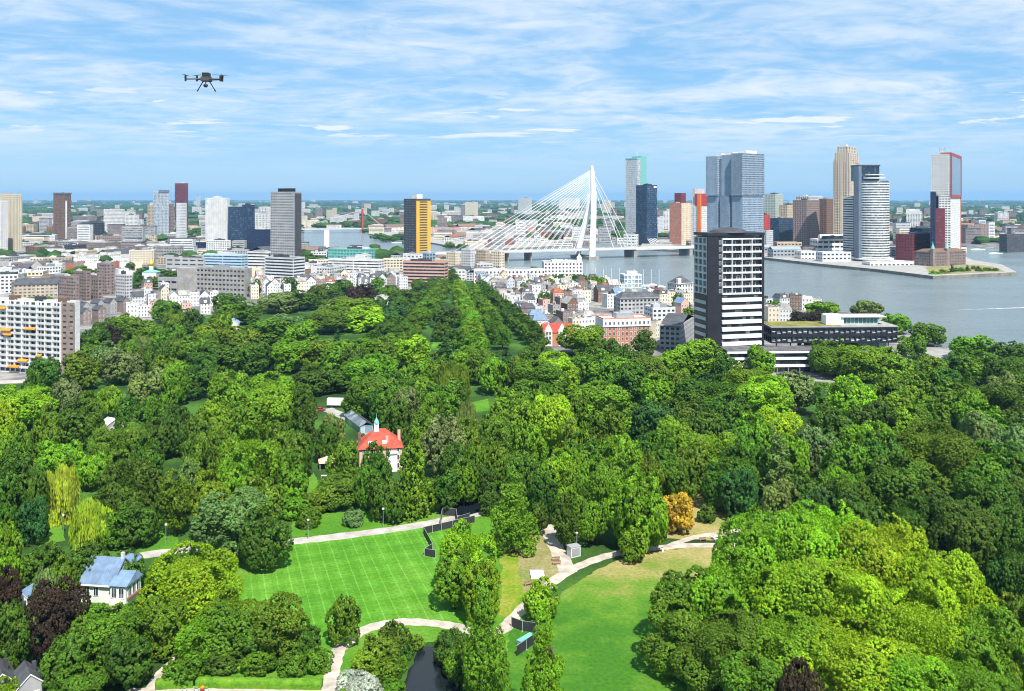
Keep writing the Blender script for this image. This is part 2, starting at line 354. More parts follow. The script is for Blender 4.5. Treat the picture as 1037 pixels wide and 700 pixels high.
def tm(op, a, b=None):
    n = t_.nodes.new('ShaderNodeMath'); n.operation = op
    for i, v in enumerate((a, b)):
        if v is None: continue
        if isinstance(v, (int, float)): n.inputs[i].default_value = v
        else: t_.links.new(v, n.inputs[i])
    return n.outputs[0]
wob = t_.nodes.new('ShaderNodeTexNoise'); wob.inputs['Scale'].default_value = .5; t_.links.new(gp.outputs['Position'], wob.inputs['Vector'])
def stripes(c, period, wid, amp):
    ph = tm('FRACT', tm('DIVIDE', tm('ADD', c, tm('MULTIPLY', wob.outputs[0], .35)), period))
    line = tm('LESS_THAN', tm('ABSOLUTE', tm('SUBTRACT', ph, .5)), wid)
    band = tm('LESS_THAN', tm('FRACT', tm('DIVIDE', c, period*2)), .5)
    return tm('ADD', tm('MULTIPLY', line, amp), tm('MULTIPLY', band, .10))
brk = tm('GREATER_THAN', wob.outputs[0], .40)
sv = tm('ADD', tm('MULTIPLY', stripes(sx_.outputs[0], 3.1, .055, .26), tm('ADD', tm('MULTIPLY', brk, .75), .25)), stripes(sx_.outputs[1], 3.9, .05, .10))
val = tm('ADD', sv, .92)
h2 = t_.nodes.new('ShaderNodeHueSaturation'); t_.links.new(hs_.outputs[0], h2.inputs['Color']); t_.links.new(val, h2.inputs['Value']); pm = t_.nodes.new('ShaderNodeMix'); pm.data_type = 'RGBA'; t_.links.new(h2.outputs[0], pm.inputs[6]); pm.inputs[7].default_value = (.32, .42, .20, 1); t_.links.new(tm('MULTIPLY', tm('MAXIMUM', tm('SUBTRACT', sv, .12), 0.0), .35), pm.inputs[0]); t_.links.new(pm.outputs[2], b_.inputs['Base Color'])
K['striped'] = m_
def water_mat(name, col, rough, bs, strength, distance=.15, stretch=(1, 2.2, 1)):
    m = bpy.data.materials.new(name); m.use_nodes = True; t = m.node_tree; b = t.nodes['Principled BSDF']
    b.inputs['Base Color'].default_value = (*col, 1); b.inputs['Roughness'].default_value = rough; b.inputs['Specular IOR Level'].default_value = .5; b.inputs['IOR'].default_value = 1.33
    g = t.nodes.new('ShaderNodeNewGeometry'); mp = t.nodes.new('ShaderNodeMapping'); mp.inputs['Scale'].default_value = stretch; mp.inputs['Rotation'].default_value = (0, 0, .3)
    t.links.new(g.outputs['Position'], mp.inputs[0])
    n = t.nodes.new('ShaderNodeTexNoise'); n.inputs['Scale'].default_value = bs; n.inputs['Detail'].default_value = 7; n.inputs['Roughness'].default_value = .7; t.links.new(mp.outputs[0], n.inputs['Vector'])
    bp = t.nodes.new('ShaderNodeBump'); bp.inputs['Strength'].default_value = strength; bp.inputs['Distance'].default_value = distance
    t.links.new(n.outputs[0], bp.inputs['Height']); t.links.new(bp.outputs[0], b.inputs['Normal'])
    n2 = t.nodes.new('ShaderNodeTexNoise'); n2.inputs['Scale'].default_value = .006; n2.inputs['Detail'].default_value = 6; t.links.new(mp.outputs[0], n2.inputs['Vector'])
    mr = t.nodes.new('ShaderNodeMapRange'); t.links.new(n2.outputs[0], mr.inputs[0]); mr.inputs[1].default_value = .35; mr.inputs[2].default_value = .65; mr.inputs[3].default_value = rough*.8; mr.inputs[4].default_value = rough*1.5
    t.links.new(mr.outputs[0], b.inputs['Roughness']); return m
K['river'] = water_mat('river_water', (.14, .175, .18), .19, .055, 1.0, 2.2)
K['pond'] = water_mat('pond_water', (.008, .012, .014), .03, .25, .5, .12)
K['foam'] = mat('foam', (.78, .80, .80), .9, .2, .3)
def sheet(name, pts, z, m, kind='structure', label=None):
    P = [gnd(*p) for p in pts]
    if m in EDGE:                                        # uneven edges where turf, bare soil and water meet
        r = random.Random(len(pts)*7+int(abs(P[0][0]))); Q = []; amp = EDGE[m]
        for (xa, ya), (xb, yb) in zip(P, P[1:]+P[:1]):
            l = hypot(xb-xa, yb-ya); n = max(1, min(60, int(l/1.3)))
            for i in range(n): Q.append((xa+(xb-xa)*i/n+r.uniform(-amp, amp), ya+(yb-ya)*i/n+r.uniform(-amp, amp)))
        P = Q
    if sum(P[i][0]*P[(i+1)%len(P)][1]-P[(i+1)%len(P)][0]*P[i][1] for i in range(len(P))) < 0: P = P[::-1]
    me = bpy.data.meshes.new(name); me.from_pydata([(x, y, z) for x, y in P], [], [tuple(range(len(P)))]); me.materials.append(K[m]); me.update()
    return tag(link(name, me), label, None, None, kind)
EDGE = {'lawn': .3, 'dry_lawn': .35, 'worn': .7, 'yellow_turf': .6, 'pond': .35, 'park_soil': .3}
def smooth_line(P, k=8):
    out = []
    for i in range(len(P)-1):
        p0, p1, p2, p3 = P[max(i-1, 0)], P[i], P[i+1], P[min(i+2, len(P)-1)]
        for s in range(k):
            t = s/k; out.append(tuple(.5*(2*b+(c-a)*t+(2*a-5*b+4*c-d)*t*t+(3*b-a-3*c+d)*t**3) for a, b, c, d in zip(p0, p1, p2, p3)))
    return out+[P[-1]]
def strip(name, pts, wid, z, m, label=None):
    P = smooth_line([gnd(*p) for p in pts]); mb = MB(); prev = None
    for i, p in enumerate(P):
        a, b = P[max(i-1, 0)], P[min(i+1, len(P)-1)]; d = Vector((b[0]-a[0], b[1]-a[1])).normalized(); n = Vector((-d.y, d.x))
        ww = wid/2*(1+.08*sin(i*1.7)+.05*sin(i*.61)); q = ((p[0]+n.x*ww, p[1]+n.y*ww, z), (p[0]-n.x*ww, p[1]-n.y*ww, z))
        if prev: mb.quad(prev[1], q[1], q[0], prev[0])
        prev = q
    return tag(mb.build(name, [m]), label, None, None, 'structure')
GX = 26000
me = bpy.data.meshes.new('ground'); me.from_pydata([(-GX, -400, 0), (GX, -400, 0), (GX, 30000, 0), (-GX, 30000, 0)], [], [(0, 1, 2, 3)]); me.materials.append(K['ground'])
tag(link('ground', me), kind='structure')
RIVER = [(1300,366),(1037,352),(985,350),(955,353),(930,346),(900,322),(780,304),(700,301),(640,298),(600,288),(585,281),(500,277),(440,264),(380,257),(306,257),(296,245),(306,232),(370,231),(373,238),(408,243),(436,247),(458,251),(480,254),(520,253),(575,250),(610,246),(640,249),(648,253),(690,256),(745,259),(775,263.5),(830,270),(890,276),(945,283),(1030,279),(1015,271),(985,266),(968,258),(960,249),(972,247),(1020,254),(1300,266)]
sheet('river', RIVER, .10, 'river')
sheet('river_channel', [(425,229),(428,223),(487,222),(505,229)], .10, 'river')
def inside(poly, x, y):
    r = False; j = len(poly)-1
    for i in range(len(poly)):
        (xi, yi), (xj, yj) = poly[i], poly[j]
        if (yi > y) != (yj > y) and x < (xj-xi)*(y-yi)/(yj-yi)+xi: r = not r
        j = i
    return r
PIER = [(648,253),(690,256),(745,259),(775,263.5),(830,270),(890,276),(945,283),(1030,279),(1015,271),(985,266),(966,258),(900,246),(800,243),(700,243),(652,246)]
ISLE = [(373,238),(408,243),(436,247),(458,251),(480,254),(520,253),(575,250),(610,246),(600,240),(480,235),(380,232)]
for nm, pl, h in (('pier', PIER, 4.0), ('island', ISLE, 3.0)):
    tag(MB().prism([gnd(*p) for p in pl], -.5, h, 0, 1).build(nm, ['quay_stone', 'concrete']), kind='structure')
sheet('pier_lawn', [(943,281.6),(1018,278.3),(1008,273.5),(990,271),(936,273)], 4.02, 'worn')
PARK = [(-420,392),(-20,388),(85,386),(100,352),(130,338),(170,324),(230,317),(330,309),(395,318),(415,300),(446,283),(480,284),(520,318),(562,355),(612,360),(700,362),(745,384),(850,388),(920,368),(935,358),(990,362),(1300,378),(1800,740),(-700,740)]
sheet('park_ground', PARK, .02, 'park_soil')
sheet('promenade', [(928,352),(940,347),(958,355),(985,353),(990,361),(940,364)], .12, 'concrete')
sheet('striped_lawn', [(262,566),(292,552),(440,532),(474,556),(492,628),(440,632),(400,632),(372,637),(350,650),(336,662),(296,644),(236,622)], .035, 'striped')
sheet('park_lawn', [(210,560),(292,552),(440,531),(560,508),(580,520),(520,560),(535,600),(525,660),(505,740),(270,740),(200,690)], .028, 'lawn')
sheet('open_lawn', [(516,640),(560,606),(606,576),(640,562),(720,552),(770,556),(720,640),(720,760),(500,760)], .035, 'dry_lawn')
sheet('worn_turf', [(497,548),(545,540),(566,560),(572,582),(552,600),(527,602)], .034, 'worn')
sheet('yellow_turf', [(508,560),(522,556),(530,604),(518,624),(505,626)], .038, 'yellow_turf')
sheet('clearing_lawn', [(664,545),(670,505),(716,496),(738,520),(736,548)], .032, 'dry_lawn')
sheet('meadow', [(296,545),(296,505),(318,478),(326,500),(330,520),(480,505),(500,520),(440,528),(400,538)], .03, 'lawn')
sheet('avenue_lawn', [(436,354),(441,339),(468,339),(474,356)], .03, 'lawn')
sheet('meadow', [(140,568),(150,520),(168,520),(182,552),(196,556)], .03, 'lawn')
sheet('glade_lawn', [(30,552),(32,530),(62,530),(66,548)], .03, 'lawn')
for pts in ([(118,404),(160,398),(190,412),(120,418)], [(150,420),(172,418),(172,440),(150,438)], [(476,408),(494,404),(496,416),(478,418)]): sheet('glade_lawn', pts, .03, 'lawn')
strip('path', [(120,566),(190,557),(250,555),(293,549),(330,545),(400,536),(440,529),(490,519),(530,510)], 4.6, .045, 'grey_path')
strip('path', [(330,720),(336,684),(341,662),(354,648),(372,637),(400,630.5),(435,631),(462,635),(482,640),(505,640),(522,624),(545,602),(572,581),(600,568),(628,560),(660,556),(700,552.5),(770,553)], 3.2, .05, 'sand_path')
strip('path', [(576,580),(562,552),(551,528),(546,508),(552,494)], 4.4, .048, 'sand_path')
strip('path', [(672,556),(694,547),(716,542),(750,537)], 2.4, .052, 'sand_path')
strip('path', [(146,712),(158,690),(172,674),(186,662)], 2.6, .05, 'sand_path')
strip('path', [(130,700.5),(200,698),(330,698)], 2.0, .052, 'sand_path')
strip('path', [(18,552),(30,542),(40,536)], 3.0, .05, 'grey_path')
strip('path', [(436,500),(468,497)], 2.2, .05, 'sand_path')
strip('path', [(330,414),(352,424),(372,436),(384,446)], 6, .05, 'concrete')
strip('road', [(676,372),(680,356),(684,344),(690,330),(700,318)], 9, .05, 'asphalt')
strip('road', [(560,364),(540,346),(510,318),(490,298),(478,284)], 8, .05, 'asphalt')
strip('road', [(-40,388.5),(20,386.5),(90,382)], 10, .05, 'grey_path')
sheet('pond', [(396,745),(402,712),(409,694),(414,680),(420,668),(424,659),(431,655),(440,655),(446,660),(449,670),(456,680),(461,692),(468,704),(474,745)], .055, 'pond')
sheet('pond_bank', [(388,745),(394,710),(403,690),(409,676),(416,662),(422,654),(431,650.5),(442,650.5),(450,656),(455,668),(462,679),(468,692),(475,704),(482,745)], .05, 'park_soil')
sheet('pond', [(441,521),(452,505),(470,500),(500,497),(508,506),(494,517),(470,523)], .055, 'pond')
# ------------------------------------------------------------------ trees
def leaf_mat():
    m = bpy.data.materials.new('leaves'); m.use_nodes = True; t = m.node_tree
    for n in list(t.nodes): t.nodes.remove(n)
    o = t.nodes.new('ShaderNodeOutputMaterial'); oi = t.nodes.new('ShaderNodeObjectInfo'); at = t.nodes.new('ShaderNodeAttribute'); at.attribute_name = 'tint'
    hs = t.nodes.new('ShaderNodeHueSaturation'); t.links.new(oi.outputs['Color'], hs.inputs['Color'])
    sp_ = t.nodes.new('ShaderNodeSeparateColor'); t.links.new(at.outputs['Color'], sp_.inputs[0])
    t.links.new(sp_.outputs[0], hs.inputs['Value']); t.links.new(sp_.outputs[1], hs.inputs['Hue'])
    d = t.nodes.new('ShaderNodeBsdfPrincipled'); d.inputs['Roughness'].default_value = .55; d.inputs['Specular IOR Level'].default_value = .25
    tr = t.nodes.new('ShaderNodeBsdfTranslucent'); ms = t.nodes.new('ShaderNodeMixShader'); ms.inputs[0].default_value = .38
    t.links.new(hs.outputs[0], d.inputs['Base Color'])
    h3 = t.nodes.new('ShaderNodeHueSaturation'); h3.inputs['Value'].default_value = 1.3; h3.inputs['Hue'].default_value = .485; t.links.new(hs.outputs[0], h3.inputs['Color']); t.links.new(h3.outputs[0], tr.inputs['Color'])
    t.links.new(d.outputs[0], ms.inputs[1]); t.links.new(tr.outputs[0], ms.inputs[2]); t.links.new(ms.outputs[0], o.inputs[0])
    return m
K['leaf'] = leaf_mat()
# crown outlines: radius against height (both 0..1), number of lobes, lobe radius
FORMS = {'r': ([(0,.55),(.12,.86),(.35,1.0),(.6,.93),(.8,.70),(.93,.40),(1,.12)], 26, .36, 1.6),
         'o': ([(0,.50),(.15,.80),(.4,1.0),(.65,.90),(.85,.60),(.95,.33),(1,.10)], 26, .34, 2.4),
         's': ([(0,.60),(.2,.95),(.5,1.0),(.75,.85),(.9,.6),(1,.3)], 24, .34, 1.1),
         'c': ([(0,.85),(.08,1.0),(.3,.84),(.55,.58),(.8,.30),(1,.03)], 60, .22, 3.4),
         'd': ([(0,.92),(.12,1.0),(.35,.88),(.6,.63),(.8,.38),(.93,.17),(1,.03)], 60, .24, 3.2),
         'n': ([(0,.8),(.15,1.0),(.5,.72),(.8,.38),(1,.04)], 60, .22, 5.0),
         'l': ([(0,.75),(.15,.98),(.4,1.0),(.65,.80),(.85,.48),(1,.08)], 22, .32, 2.0),
         'k': ([(0,.95),(.2,1.0),(.4,.90),(.6,.74),(.8,.5),(1,.15)], 50, .28, 1.5),
         'w': ([(0,.70),(.3,.88),(.55,1.0),(.75,.88),(.9,.58),(1,.15)], 22, .34, 1.9)}
def crown_mesh(form, seed, nclump, nleaf, ls):
    r = np.random.default_rng(seed); prof, nl, lr, asp = FORMS[form]
    hs, rs = np.array([p[0] for p in prof]), np.array([p[1] for p in prof])
    H = asp
    zz_ = []
    while len(zz_) < nl:                               # lobes spread over the outline, more where it is wide
        t = r.random()
        if r.random() < .25+np.interp(t, hs, rs): zz_.append(t)
    zz_ = np.array(zz_); ang = np.arange(nl)*2.39996+r.random(nl)*1.2
    lrad = lr*(.66+.60*r.random(nl))*np.clip(np.interp(zz_, hs, rs)+.15, .25, 1)
    rad = np.clip(np.interp(zz_, hs, rs)*(.86+.25*r.random(nl))-lrad*.85, 0, 2)
    rad[0] = 0; lrad[0] = max(lrad[0], lr*.8); zz_[0] = .98
    cz = np.clip(zz_*H, lrad*.6, H-lrad*.95)
    cen = np.stack([rad*np.cos(ang), rad*np.sin(ang), cz], 1)
    if form in 'kn':                                     # layered: flat lobes
        flat = .42 if form == 'k' else .8
    elif form == 's': flat = .8
    else: flat = .95
    core = np.stack([np.zeros(5), np.zeros(5), np.linspace(.12, .80, 5)*H], 1); crad = np.interp(np.linspace(.12, .80, 5), hs, rs)*.60
    # clump centres on lobe surfaces, outside of the other lobes
    P, Nn, Rc = [], [], []
    tries = 0
    while len(P) < nclump and tries < 40:
        tries += 1; k = nclump*2
        li = r.choice(nl, k, p=lrad**2/np.sum(lrad**2)); d = r.normal(size=(k, 3)); d /= np.linalg.norm(d, axis=1)[:, None]
        p = cen[li]+d*lrad[li][:, None]*np.array([1, 1, flat])*(.88+.16*r.random(k))[:, None]
        ok = p[:, 2] > (.0 if form != 'w' else .15)*H
        for j in range(nl):
            q = (p-cen[j])/np.array([1, 1, flat]); ok &= (np.linalg.norm(q, axis=1) > lrad[j]*.84) | (li == j)
        for j in range(5): ok &= np.linalg.norm((p-core[j])/np.array([1, 1, 1.0]), axis=1) > crad[j]*.9
        ok &= (np.sin(p[:, 0]*6.1+seed)+np.sin(p[:, 1]*5.7+seed*2)+np.sin(p[:, 2]*5.3+seed*3)) > -1.35   # gaps
        for a, b, c in zip(p[ok], d[ok], li[ok]):
            if len(P) < nclump: P.append(a); Nn.append(b); Rc.append(c)
    P, Nn = np.array(P), np.array(Nn); n = len(P)
    out = P-np.array([0, 0, H*.4]); out[:, 2] *= .7; out /= np.linalg.norm(out, axis=1)[:, None]+1e-6
    cn = Nn*.6+out*.5+np.array([0, 0, .35]); cn /= np.linalg.norm(cn, axis=1)[:, None]
    rc = (1.9/np.sqrt(n))*(.75+.6*r.random(n))
    lobe_t = .80+.40*r.random(nl)
    ctint = lobe_t[np.array(Rc)]*(.70+.60*r.random(n)); chue = .5+.010*r.normal(size=n)
    M_ = n*nleaf
    ci = np.repeat(np.arange(n), nleaf)
    d = r.normal(size=(M_, 3)); d /= np.linalg.norm(d, axis=1)[:, None]
    dd = d+cn[ci]*.75; lp = P[ci]+dd*rc[ci][:, None]*(r.random(M_)**.5)[:, None]*.9
    ln = d*.75+cn[ci]*.7+r.normal(size=(M_, 3))*.25; ln /= np.linalg.norm(ln, axis=1)[:, None]
    size = ls*rc[ci]*(.7+.6*r.random(M_))
    if form == 'w':                                      # hanging strands below each clump
        hang = r.random(M_)**1.3*.42*H*(r.random(n)[ci]*.8+.2); up = lp[:, 2]-hang
        lp[:, 2] = np.maximum(up, .02*H*r.random(M_)); ln[:, 2] *= .3; ln /= np.linalg.norm(ln, axis=1)[:, None]
    # inner leaves fill the core so that no daylight shows straight through
    mi = max(300, M_//6); t = r.random(mi)*.74+.06; a = r.random(mi)*2*pi; rr = np.interp(t, hs, rs)*.62*r.random(mi)**.5
    lp = np.concatenate([lp, np.stack([rr*np.cos(a), rr*np.sin(a), t*H], 1)]); vi = r.normal(size=(mi, 3)); ln = np.concatenate([ln, vi/np.linalg.norm(vi, axis=1)[:, None]])
    size = np.concatenate([size, np.full(mi, min(.11, ls*1.9/np.sqrt(n)*1.6))]); tint = np.concatenate([ctint[ci]*(.85+.3*r.random(M_)), np.full(mi, .85)]); hue = np.concatenate([chue[ci], np.full(mi, .5)])
    T = len(lp); up = r.normal(size=(T, 3)); u = np.cross(ln, up); u /= np.linalg.norm(u, axis=1)[:, None]+1e-9; v = np.cross(ln, u)
    if form == 'w': v = np.tile(np.array([0, 0, 1.0]), (T, 1)); u = np.cross(v, ln); u /= np.linalg.norm(u, axis=1)[:, None]+1e-9; ua, va = .55, 1.9
    else: ua, va = .8, 1.15
    S = size[:, None]; verts = np.stack([lp-v*S*va, lp+u*S*ua-v*S*.1, lp+v*S*va, lp-u*S*ua-v*S*.1], 1).reshape(-1, 3)
    verts[:, 2] /= H
    me = bpy.data.meshes.new('crown'); me.vertices.add(T*4); me.loops.add(T*4); me.polygons.add(T)
    me.vertices.foreach_set('co', verts.astype(np.float32).ravel()); me.loops.foreach_set('vertex_index', np.arange(T*4, dtype=np.int32))
    me.polygons.foreach_set('loop_start', np.arange(0, T*4, 4, dtype=np.int32))
    me.materials.append(K['leaf']); me.update(calc_edges=True)
    ca = me.color_attributes.new('tint', 'FLOAT_COLOR', 'POINT')
    col = np.ones((T, 4), np.float32); col[:, 0] = tint; col[:, 1] = hue; ca.data.foreach_set('color', np.repeat(col, 4, 0).ravel())
    return me
CM = {}
LOD = {0: (300, 15, .58, 3), 1: (900, 17, .54, 4), 2: (2400, 20, .46, 3), 3: (6000, 20, .44, 3)}
def crown_for(form, lod):
    nc, nlf, ls, nv = LOD[lod]; k = (form, lod, rng.randrange(nv))
    if k not in CM: CM[k] = crown_mesh(form, hash((ord(form), lod, k[2])) % 100000, nc, nlf, ls)
    return CM[k]
TM = {}
def trunk_mesh(form, bark):
    if (form, bark) in TM: return TM[form, bark]
    r = random.Random(5+ord(form)); mb = MB(); top = .74 if form in 'cdnk' else .62
    mb.tube([(0, 0, -.02), (.01, 0, .08), (.02, .015, top*.5), (.0, .01, top)], [.036, .028, .020, .006], 8)
    for i in range(6):
        a = i*2.4+r.random(); l_ = .06 if form in 'cdnk' else .17; z = (.18+.10*r.random()+.06*i)*top/.62; l = l_
        mb.tube([(.01, 0, z), (cos(a)*l*.6, sin(a)*l*.6, z+.12), (cos(a)*l*1.2, sin(a)*l*1.2, z+.22 if form not in 'cdnk' else z+.05)], [.013, .009, .003], 6)
    TM[form, bark] = mb.mesh('trunk', [bark], weld=False, smooth=True); return TM[form, bark]
TONE = {'Y': ((.262,.445,.012), 'yellow-green'), 'L': ((.160,.315,.012), 'bright green'), 'M': ((.112,.222,.012), 'mid-green'), 'D': ((.076,.162,.012), 'dark green'),
        'B': ((.055,.150,.028), 'bluish green'), 'G': ((.165,.250,.062), 'grey-green'), 'A': ((.130,.235,.014), 'olive green'), 'W': ((.42,.50,.040), 'golden'), 'P': ((.050,.034,.020), 'dark copper'),
        'Z': ((.205,.385,.012), 'fresh green'), 'O': ((.46,.40,.035), 'orange-yellow'), 'X': ((.45,.50,.33), 'pale flowering')}
FNAME = {'r': 'round', 'o': 'oval', 's': 'spreading', 'c': 'conical', 'd': 'tall conical', 'n': 'narrow', 'l': 'lime', 'k': 'layered', 'w': 'weeping'}
TREES = []
def plant(x, y, tone, form, wid, H, px, py, pw, low=None, bark='bark', desc=None, group=None, name=None):
    shrub = H < 7.2
    lod = 3 if pw > 95 else 2 if pw > 50 else 1 if pw > 20 else 0
    col, tn = TONE[tone]
    kind = name or ('shrub' if shrub else 'weeping_willow' if form == 'w' else 'cedar_tree' if form == 'k' else 'conifer_tree' if form in 'cdn' else 'lime_tree' if form == 'l' else 'broadleaf_tree')
    root = empty(kind, (x, y, 0), rng.random()*2*pi)
    if low is None: low = {'r': .14, 'o': .12, 's': .22, 'c': .03, 'n': .02, 'd': .02, 'l': .20, 'k': .02, 'w': .02}[form]
    if shrub: low = .0
    tr = link('trunk', trunk_mesh(form, bark), root); tr.scale = (H, H, H)
    cr = link('crown', crown_for(form, lod), root); hc = H*(1-low); cr.location = (0, 0, H*low); k = wid/2
    k *= .97; cr.scale = (k*(.92+.14*rng.random()), k*(.92+.14*rng.random()), hc)
    j = lambda s: 1+rng.uniform(-s, s)
    cr.rotation_euler = (rng.uniform(-.06, .06), rng.uniform(-.06, .06), 0)
    cr.color = (col[0]*j(.16), col[1]*j(.10), col[2]*j(.2), 1)
    if not desc:
        sz = 'large ' if pw > 58 else 'small ' if pw < 24 else ''
        noun = 'shrub' if shrub else 'willow' if form == 'w' else 'cedar' if form == 'k' else 'conifer' if form in 'cdn' else 'tree'
        fm = '' if form in 'kl' or noun == 'willow' else FNAME[form]+' '
        desc = f"{sz}{tn} {'weeping ' if noun == 'willow' else ''}{fm}{noun}"
    gr = group or ('park shrubs' if shrub else 'park trees')
    register(root, desc, 'shrub' if shrub else 'tree', gr, px, py)
    TREES.append((x, y, wid/2, H)); return root
def T(s, H0=20):
    for it in s.split():
        a = it.split(','); px, py, pw = float(a[0]), float(a[1]), float(a[2]); tone = a[3][0]; form = a[3][1] if len(a[3]) > 1 else 'r'
        H = float(a[4]) if len(a) > 4 else H0; D = F*(CH-H)/(py-HY)
        plant(gx(px, D), D, tone, form, pw*D/F, H, px, py+pw*.4, pw)
# tree list: x, top y, crown width (pixels of the photograph), tone+form, height in metres
T('''231,297,35,D 259,283,15,Do 293,281,18,Do 283,296,46,G 304,294,40,D 322,289,22,D 343,284,32,D 353,300,66,L 370,311,48,Y 337,312,62,M 359,290,19,P 370,288,20,P 382,281,17,Ao
395,289,22,M 414,293,40,D 403,300,30,D 427,286,26,D 455,271,16,Do 395,309,40,B 392,326,26,D 378,300,26,D 250,306,32,Mo 236,305,40,M 228,318,16,L 214,324,32,L 212,336,22,A 244,331,36,A 289,318,36,G
270,322,46,M 307,325,36,L 341,334,17,Bc 224,345,46,D 259,347,40,D 295,345,56,L 325,345,42,M 345,349,42,L 181,338,30,M 198,341,40,M 190,313,32,D 176,319,24,A 168,304,32,M 178,314,26,A 222,316,24,D 131,317,24,M
106,323,24,D 120,321,22,M 205,352,34,D''', 17)
T('''97,333,32,D 113,329,26,Po 134,321,40,M 149,329,30,A 171,329,36,M 160,345,28,D 87,344,46,M 108,347,36,G 122,353,42,G 80,358,42,M 46,362,32,D 32,374,18,D 138,342,38,Gw 150,373,38,G 178,367,32,L 167,360,28,M
69,384,30,G 110,391,26,Ls,14 80,407,44,D 92,397,28,M 138,403,38,D 26,389,64,Y 172,411,32,D 120,428,62,As,19 52,410,26,A 0,398,34,Y 12,430,30,L 46,425,28,M 160,400,30,M 128,345,28,M''', 18)
T('''13,445,32,Ao,21 20,454,50,Do,24 58,446,46,Ls,13 87,457,38,Ls,13 128,452,72,Dk,22 5,480,36,D,20 58,471,42,Ww,17 90,506,38,Ww,14 138,509,46,D,12 118,518,32,M,10 35,504,28,B,13 178,475,36,Mo,19 195,464,24,Go,17 5,530,28,L,13
150,470,34,D,17 150,444,30,D,16 105,440,30,M,15 0,500,30,D,17 35,470,28,D,20''')
T('''233,377,48,L,21 276,379,62,L,21 275,394,58,L,22 219,407,44,L,21 224,431,34,A,20 254,435,60,L,23 284,428,46,M,21 178,368,30,L 200,365,40,D,18 222,372,24,A,17 295,469,32,L,13 212,479,44,L,17 262,486,48,A,15 236,499,84,G,17 270,516,50,D,15
308,401,30,Do,20 180,413,34,D,18 206,420,32,M,18 292,454,32,M,17 300,428,34,D,19 250,400,40,M,20 240,460,40,L,18 200,440,30,M,16 160,425,30,D,15 345,483,58,A,9 330,490,32,A,8 297,500,32,L,7 311,512,26,A,6 318,500,24,M,6 358,515,20,G,5''')
T('''416,340,44,Y 451,342,30,Bc,15 440,359,30,M 460,367,38,Aw 488,354,34,M 472,352,34,L 513,356,38,B 500,362,30,L 357,345,62,L 377,360,58,L 388,343,36,M 358,365,40,M,14 373,380,52,M 401,393,40,M 425,383,42,L 451,384,46,M 338,371,40,D,13 318,372,42,D,13
306,388,26,D 392,384,40,M 410,393,34,G 425,386,36,M 444,390,46,M 431,412,30,A,16 473,407,22,Gw,16 477,425,32,A,16 405,378,36,D 453,310,32,D,16 447,326,20,D,13 462,333,20,D,13 394,390,40,D,17 404,405,30,D,18 437,400,30,M,17 360,350,30,D 420,365,34,L''', 18)
T('''420,428,44,Ld,28 447,423,47,G,20 483,443,26,M,18 380,450,34,D,19 349,447,34,A,16 337,419,24,G,15 331,430,28,D,14 375,470,30,M,14 388,480,30,D,14 400,500,20,D,9 460,450,34,D,16 470,466,30,M,14 450,478,36,D,12''')
T('''559,399,52,Y,24 518,395,50,L,22 608,389,76,L,21 545,388,40,M,19 560,358,56,Y,19 545,367,60,M,19 591,330,60,L,18 600,354,44,M,18 626,361,40,L,17 656,357,52,A,18 652,334,26,Do,17 615,343,26,D,16 632,350,28,D,16 541,349,34,D,17 528,362,34,M,18
519,398,40,L,20 588,395,34,M,20 662,408,48,B,20 640,370,46,D,18 626,442,48,L,22 619,454,44,A,20 600,470,52,L,22 640,476,56,L,21 648,482,50,L,21 570,455,52,L,21 503,438,36,M,19 519,473,56,Ld,23 487,444,32,M,17 526,458,36,M,19 552,476,32,D,16 575,500,30,Do,15
500,420,36,M,19 535,430,40,L,20 580,425,34,L,20 497,497,26,D,7 488,470,30,D,12 612,410,40,M,20 590,440,40,M,20 665,440,40,D,18 655,460,30,M,16''')
T('''660,408,44,D,19 677,431,40,L,18 717,436,74,Ls,17 677,459,32,M,14 749,475,38,B,15 691,468,28,M,14 787,422,34,Gn,27 790,488,40,G,14 760,442,38,M,18 718,416,44,D,19 686,500,36,O,11 764,420,40,L,20 707,343,50,L,19 681,354,44,L,18 735,359,28,D,17
716,380,74,D,19 759,369,52,L,18 776,382,62,Y,20 804,377,42,G,18 790,417,54,Y,20 716,418,46,M,18 852,382,54,L,19 843,414,48,D,19 826,432,34,G,18 848,334,40,L,19 824,337,32,M,18 846,347,58,M,18 681,423,38,L,18 695,400,44,D,18 740,400,44,D,19 745,425,40,D,18
700,450,40,M,16 730,470,40,D,14 690,378,36,M,17 666,380,36,L,17 770,350,30,L,16 745,455,44,D,17 800,440,36,L,18''')
T('''878,305,34,Gs,14 906,318,32,L,14 939,327,36,M,15 924,338,28,M,15 984,339,44,L,15 1024,347,42,D,15 990,357,42,M,16 970,356,28,D,15 1017,360,52,D,16 980,371,22,Mc,14 952,371,28,Mo,15 1015,377,28,G,15 943,360,32,A,15 872,351,54,L,18 902,353,44,L,18
932,371,38,M,17 860,382,48,Y,19 920,393,46,L,18 940,402,40,M,18 968,389,46,M,17 1017,389,54,D,17 883,407,46,D,18 995,409,48,L,18 922,414,46,L,18 991,417,40,G,19 839,413,46,D,18 825,432,44,G,18 880,427,58,L,19 925,413,52,M,18 948,431,96,A,22
910,464,84,D,21 992,418,36,G,20 1024,431,36,G,18 1030,449,50,D,19 1000,478,66,D,20 965,498,78,D,20 1020,514,64,D,20 823,477,46,D,16 845,472,36,L,17 830,496,44,B,15 980,516,70,D,20 1022,564,40,B,14 1023,604,36,A,13 890,440,50,D,19 860,450,50,M,18
860,480,56,D,18 1040,480,60,D,19 1045,420,50,D,18 900,380,40,M,18 960,375,34,D,16 1045,375,50,D,16 1030,545,56,D,18 1050,600,60,M,18 870,500,50,D,18 920,505,60,D,18 985,395,36,L,17 1000,450,50,M,19''')
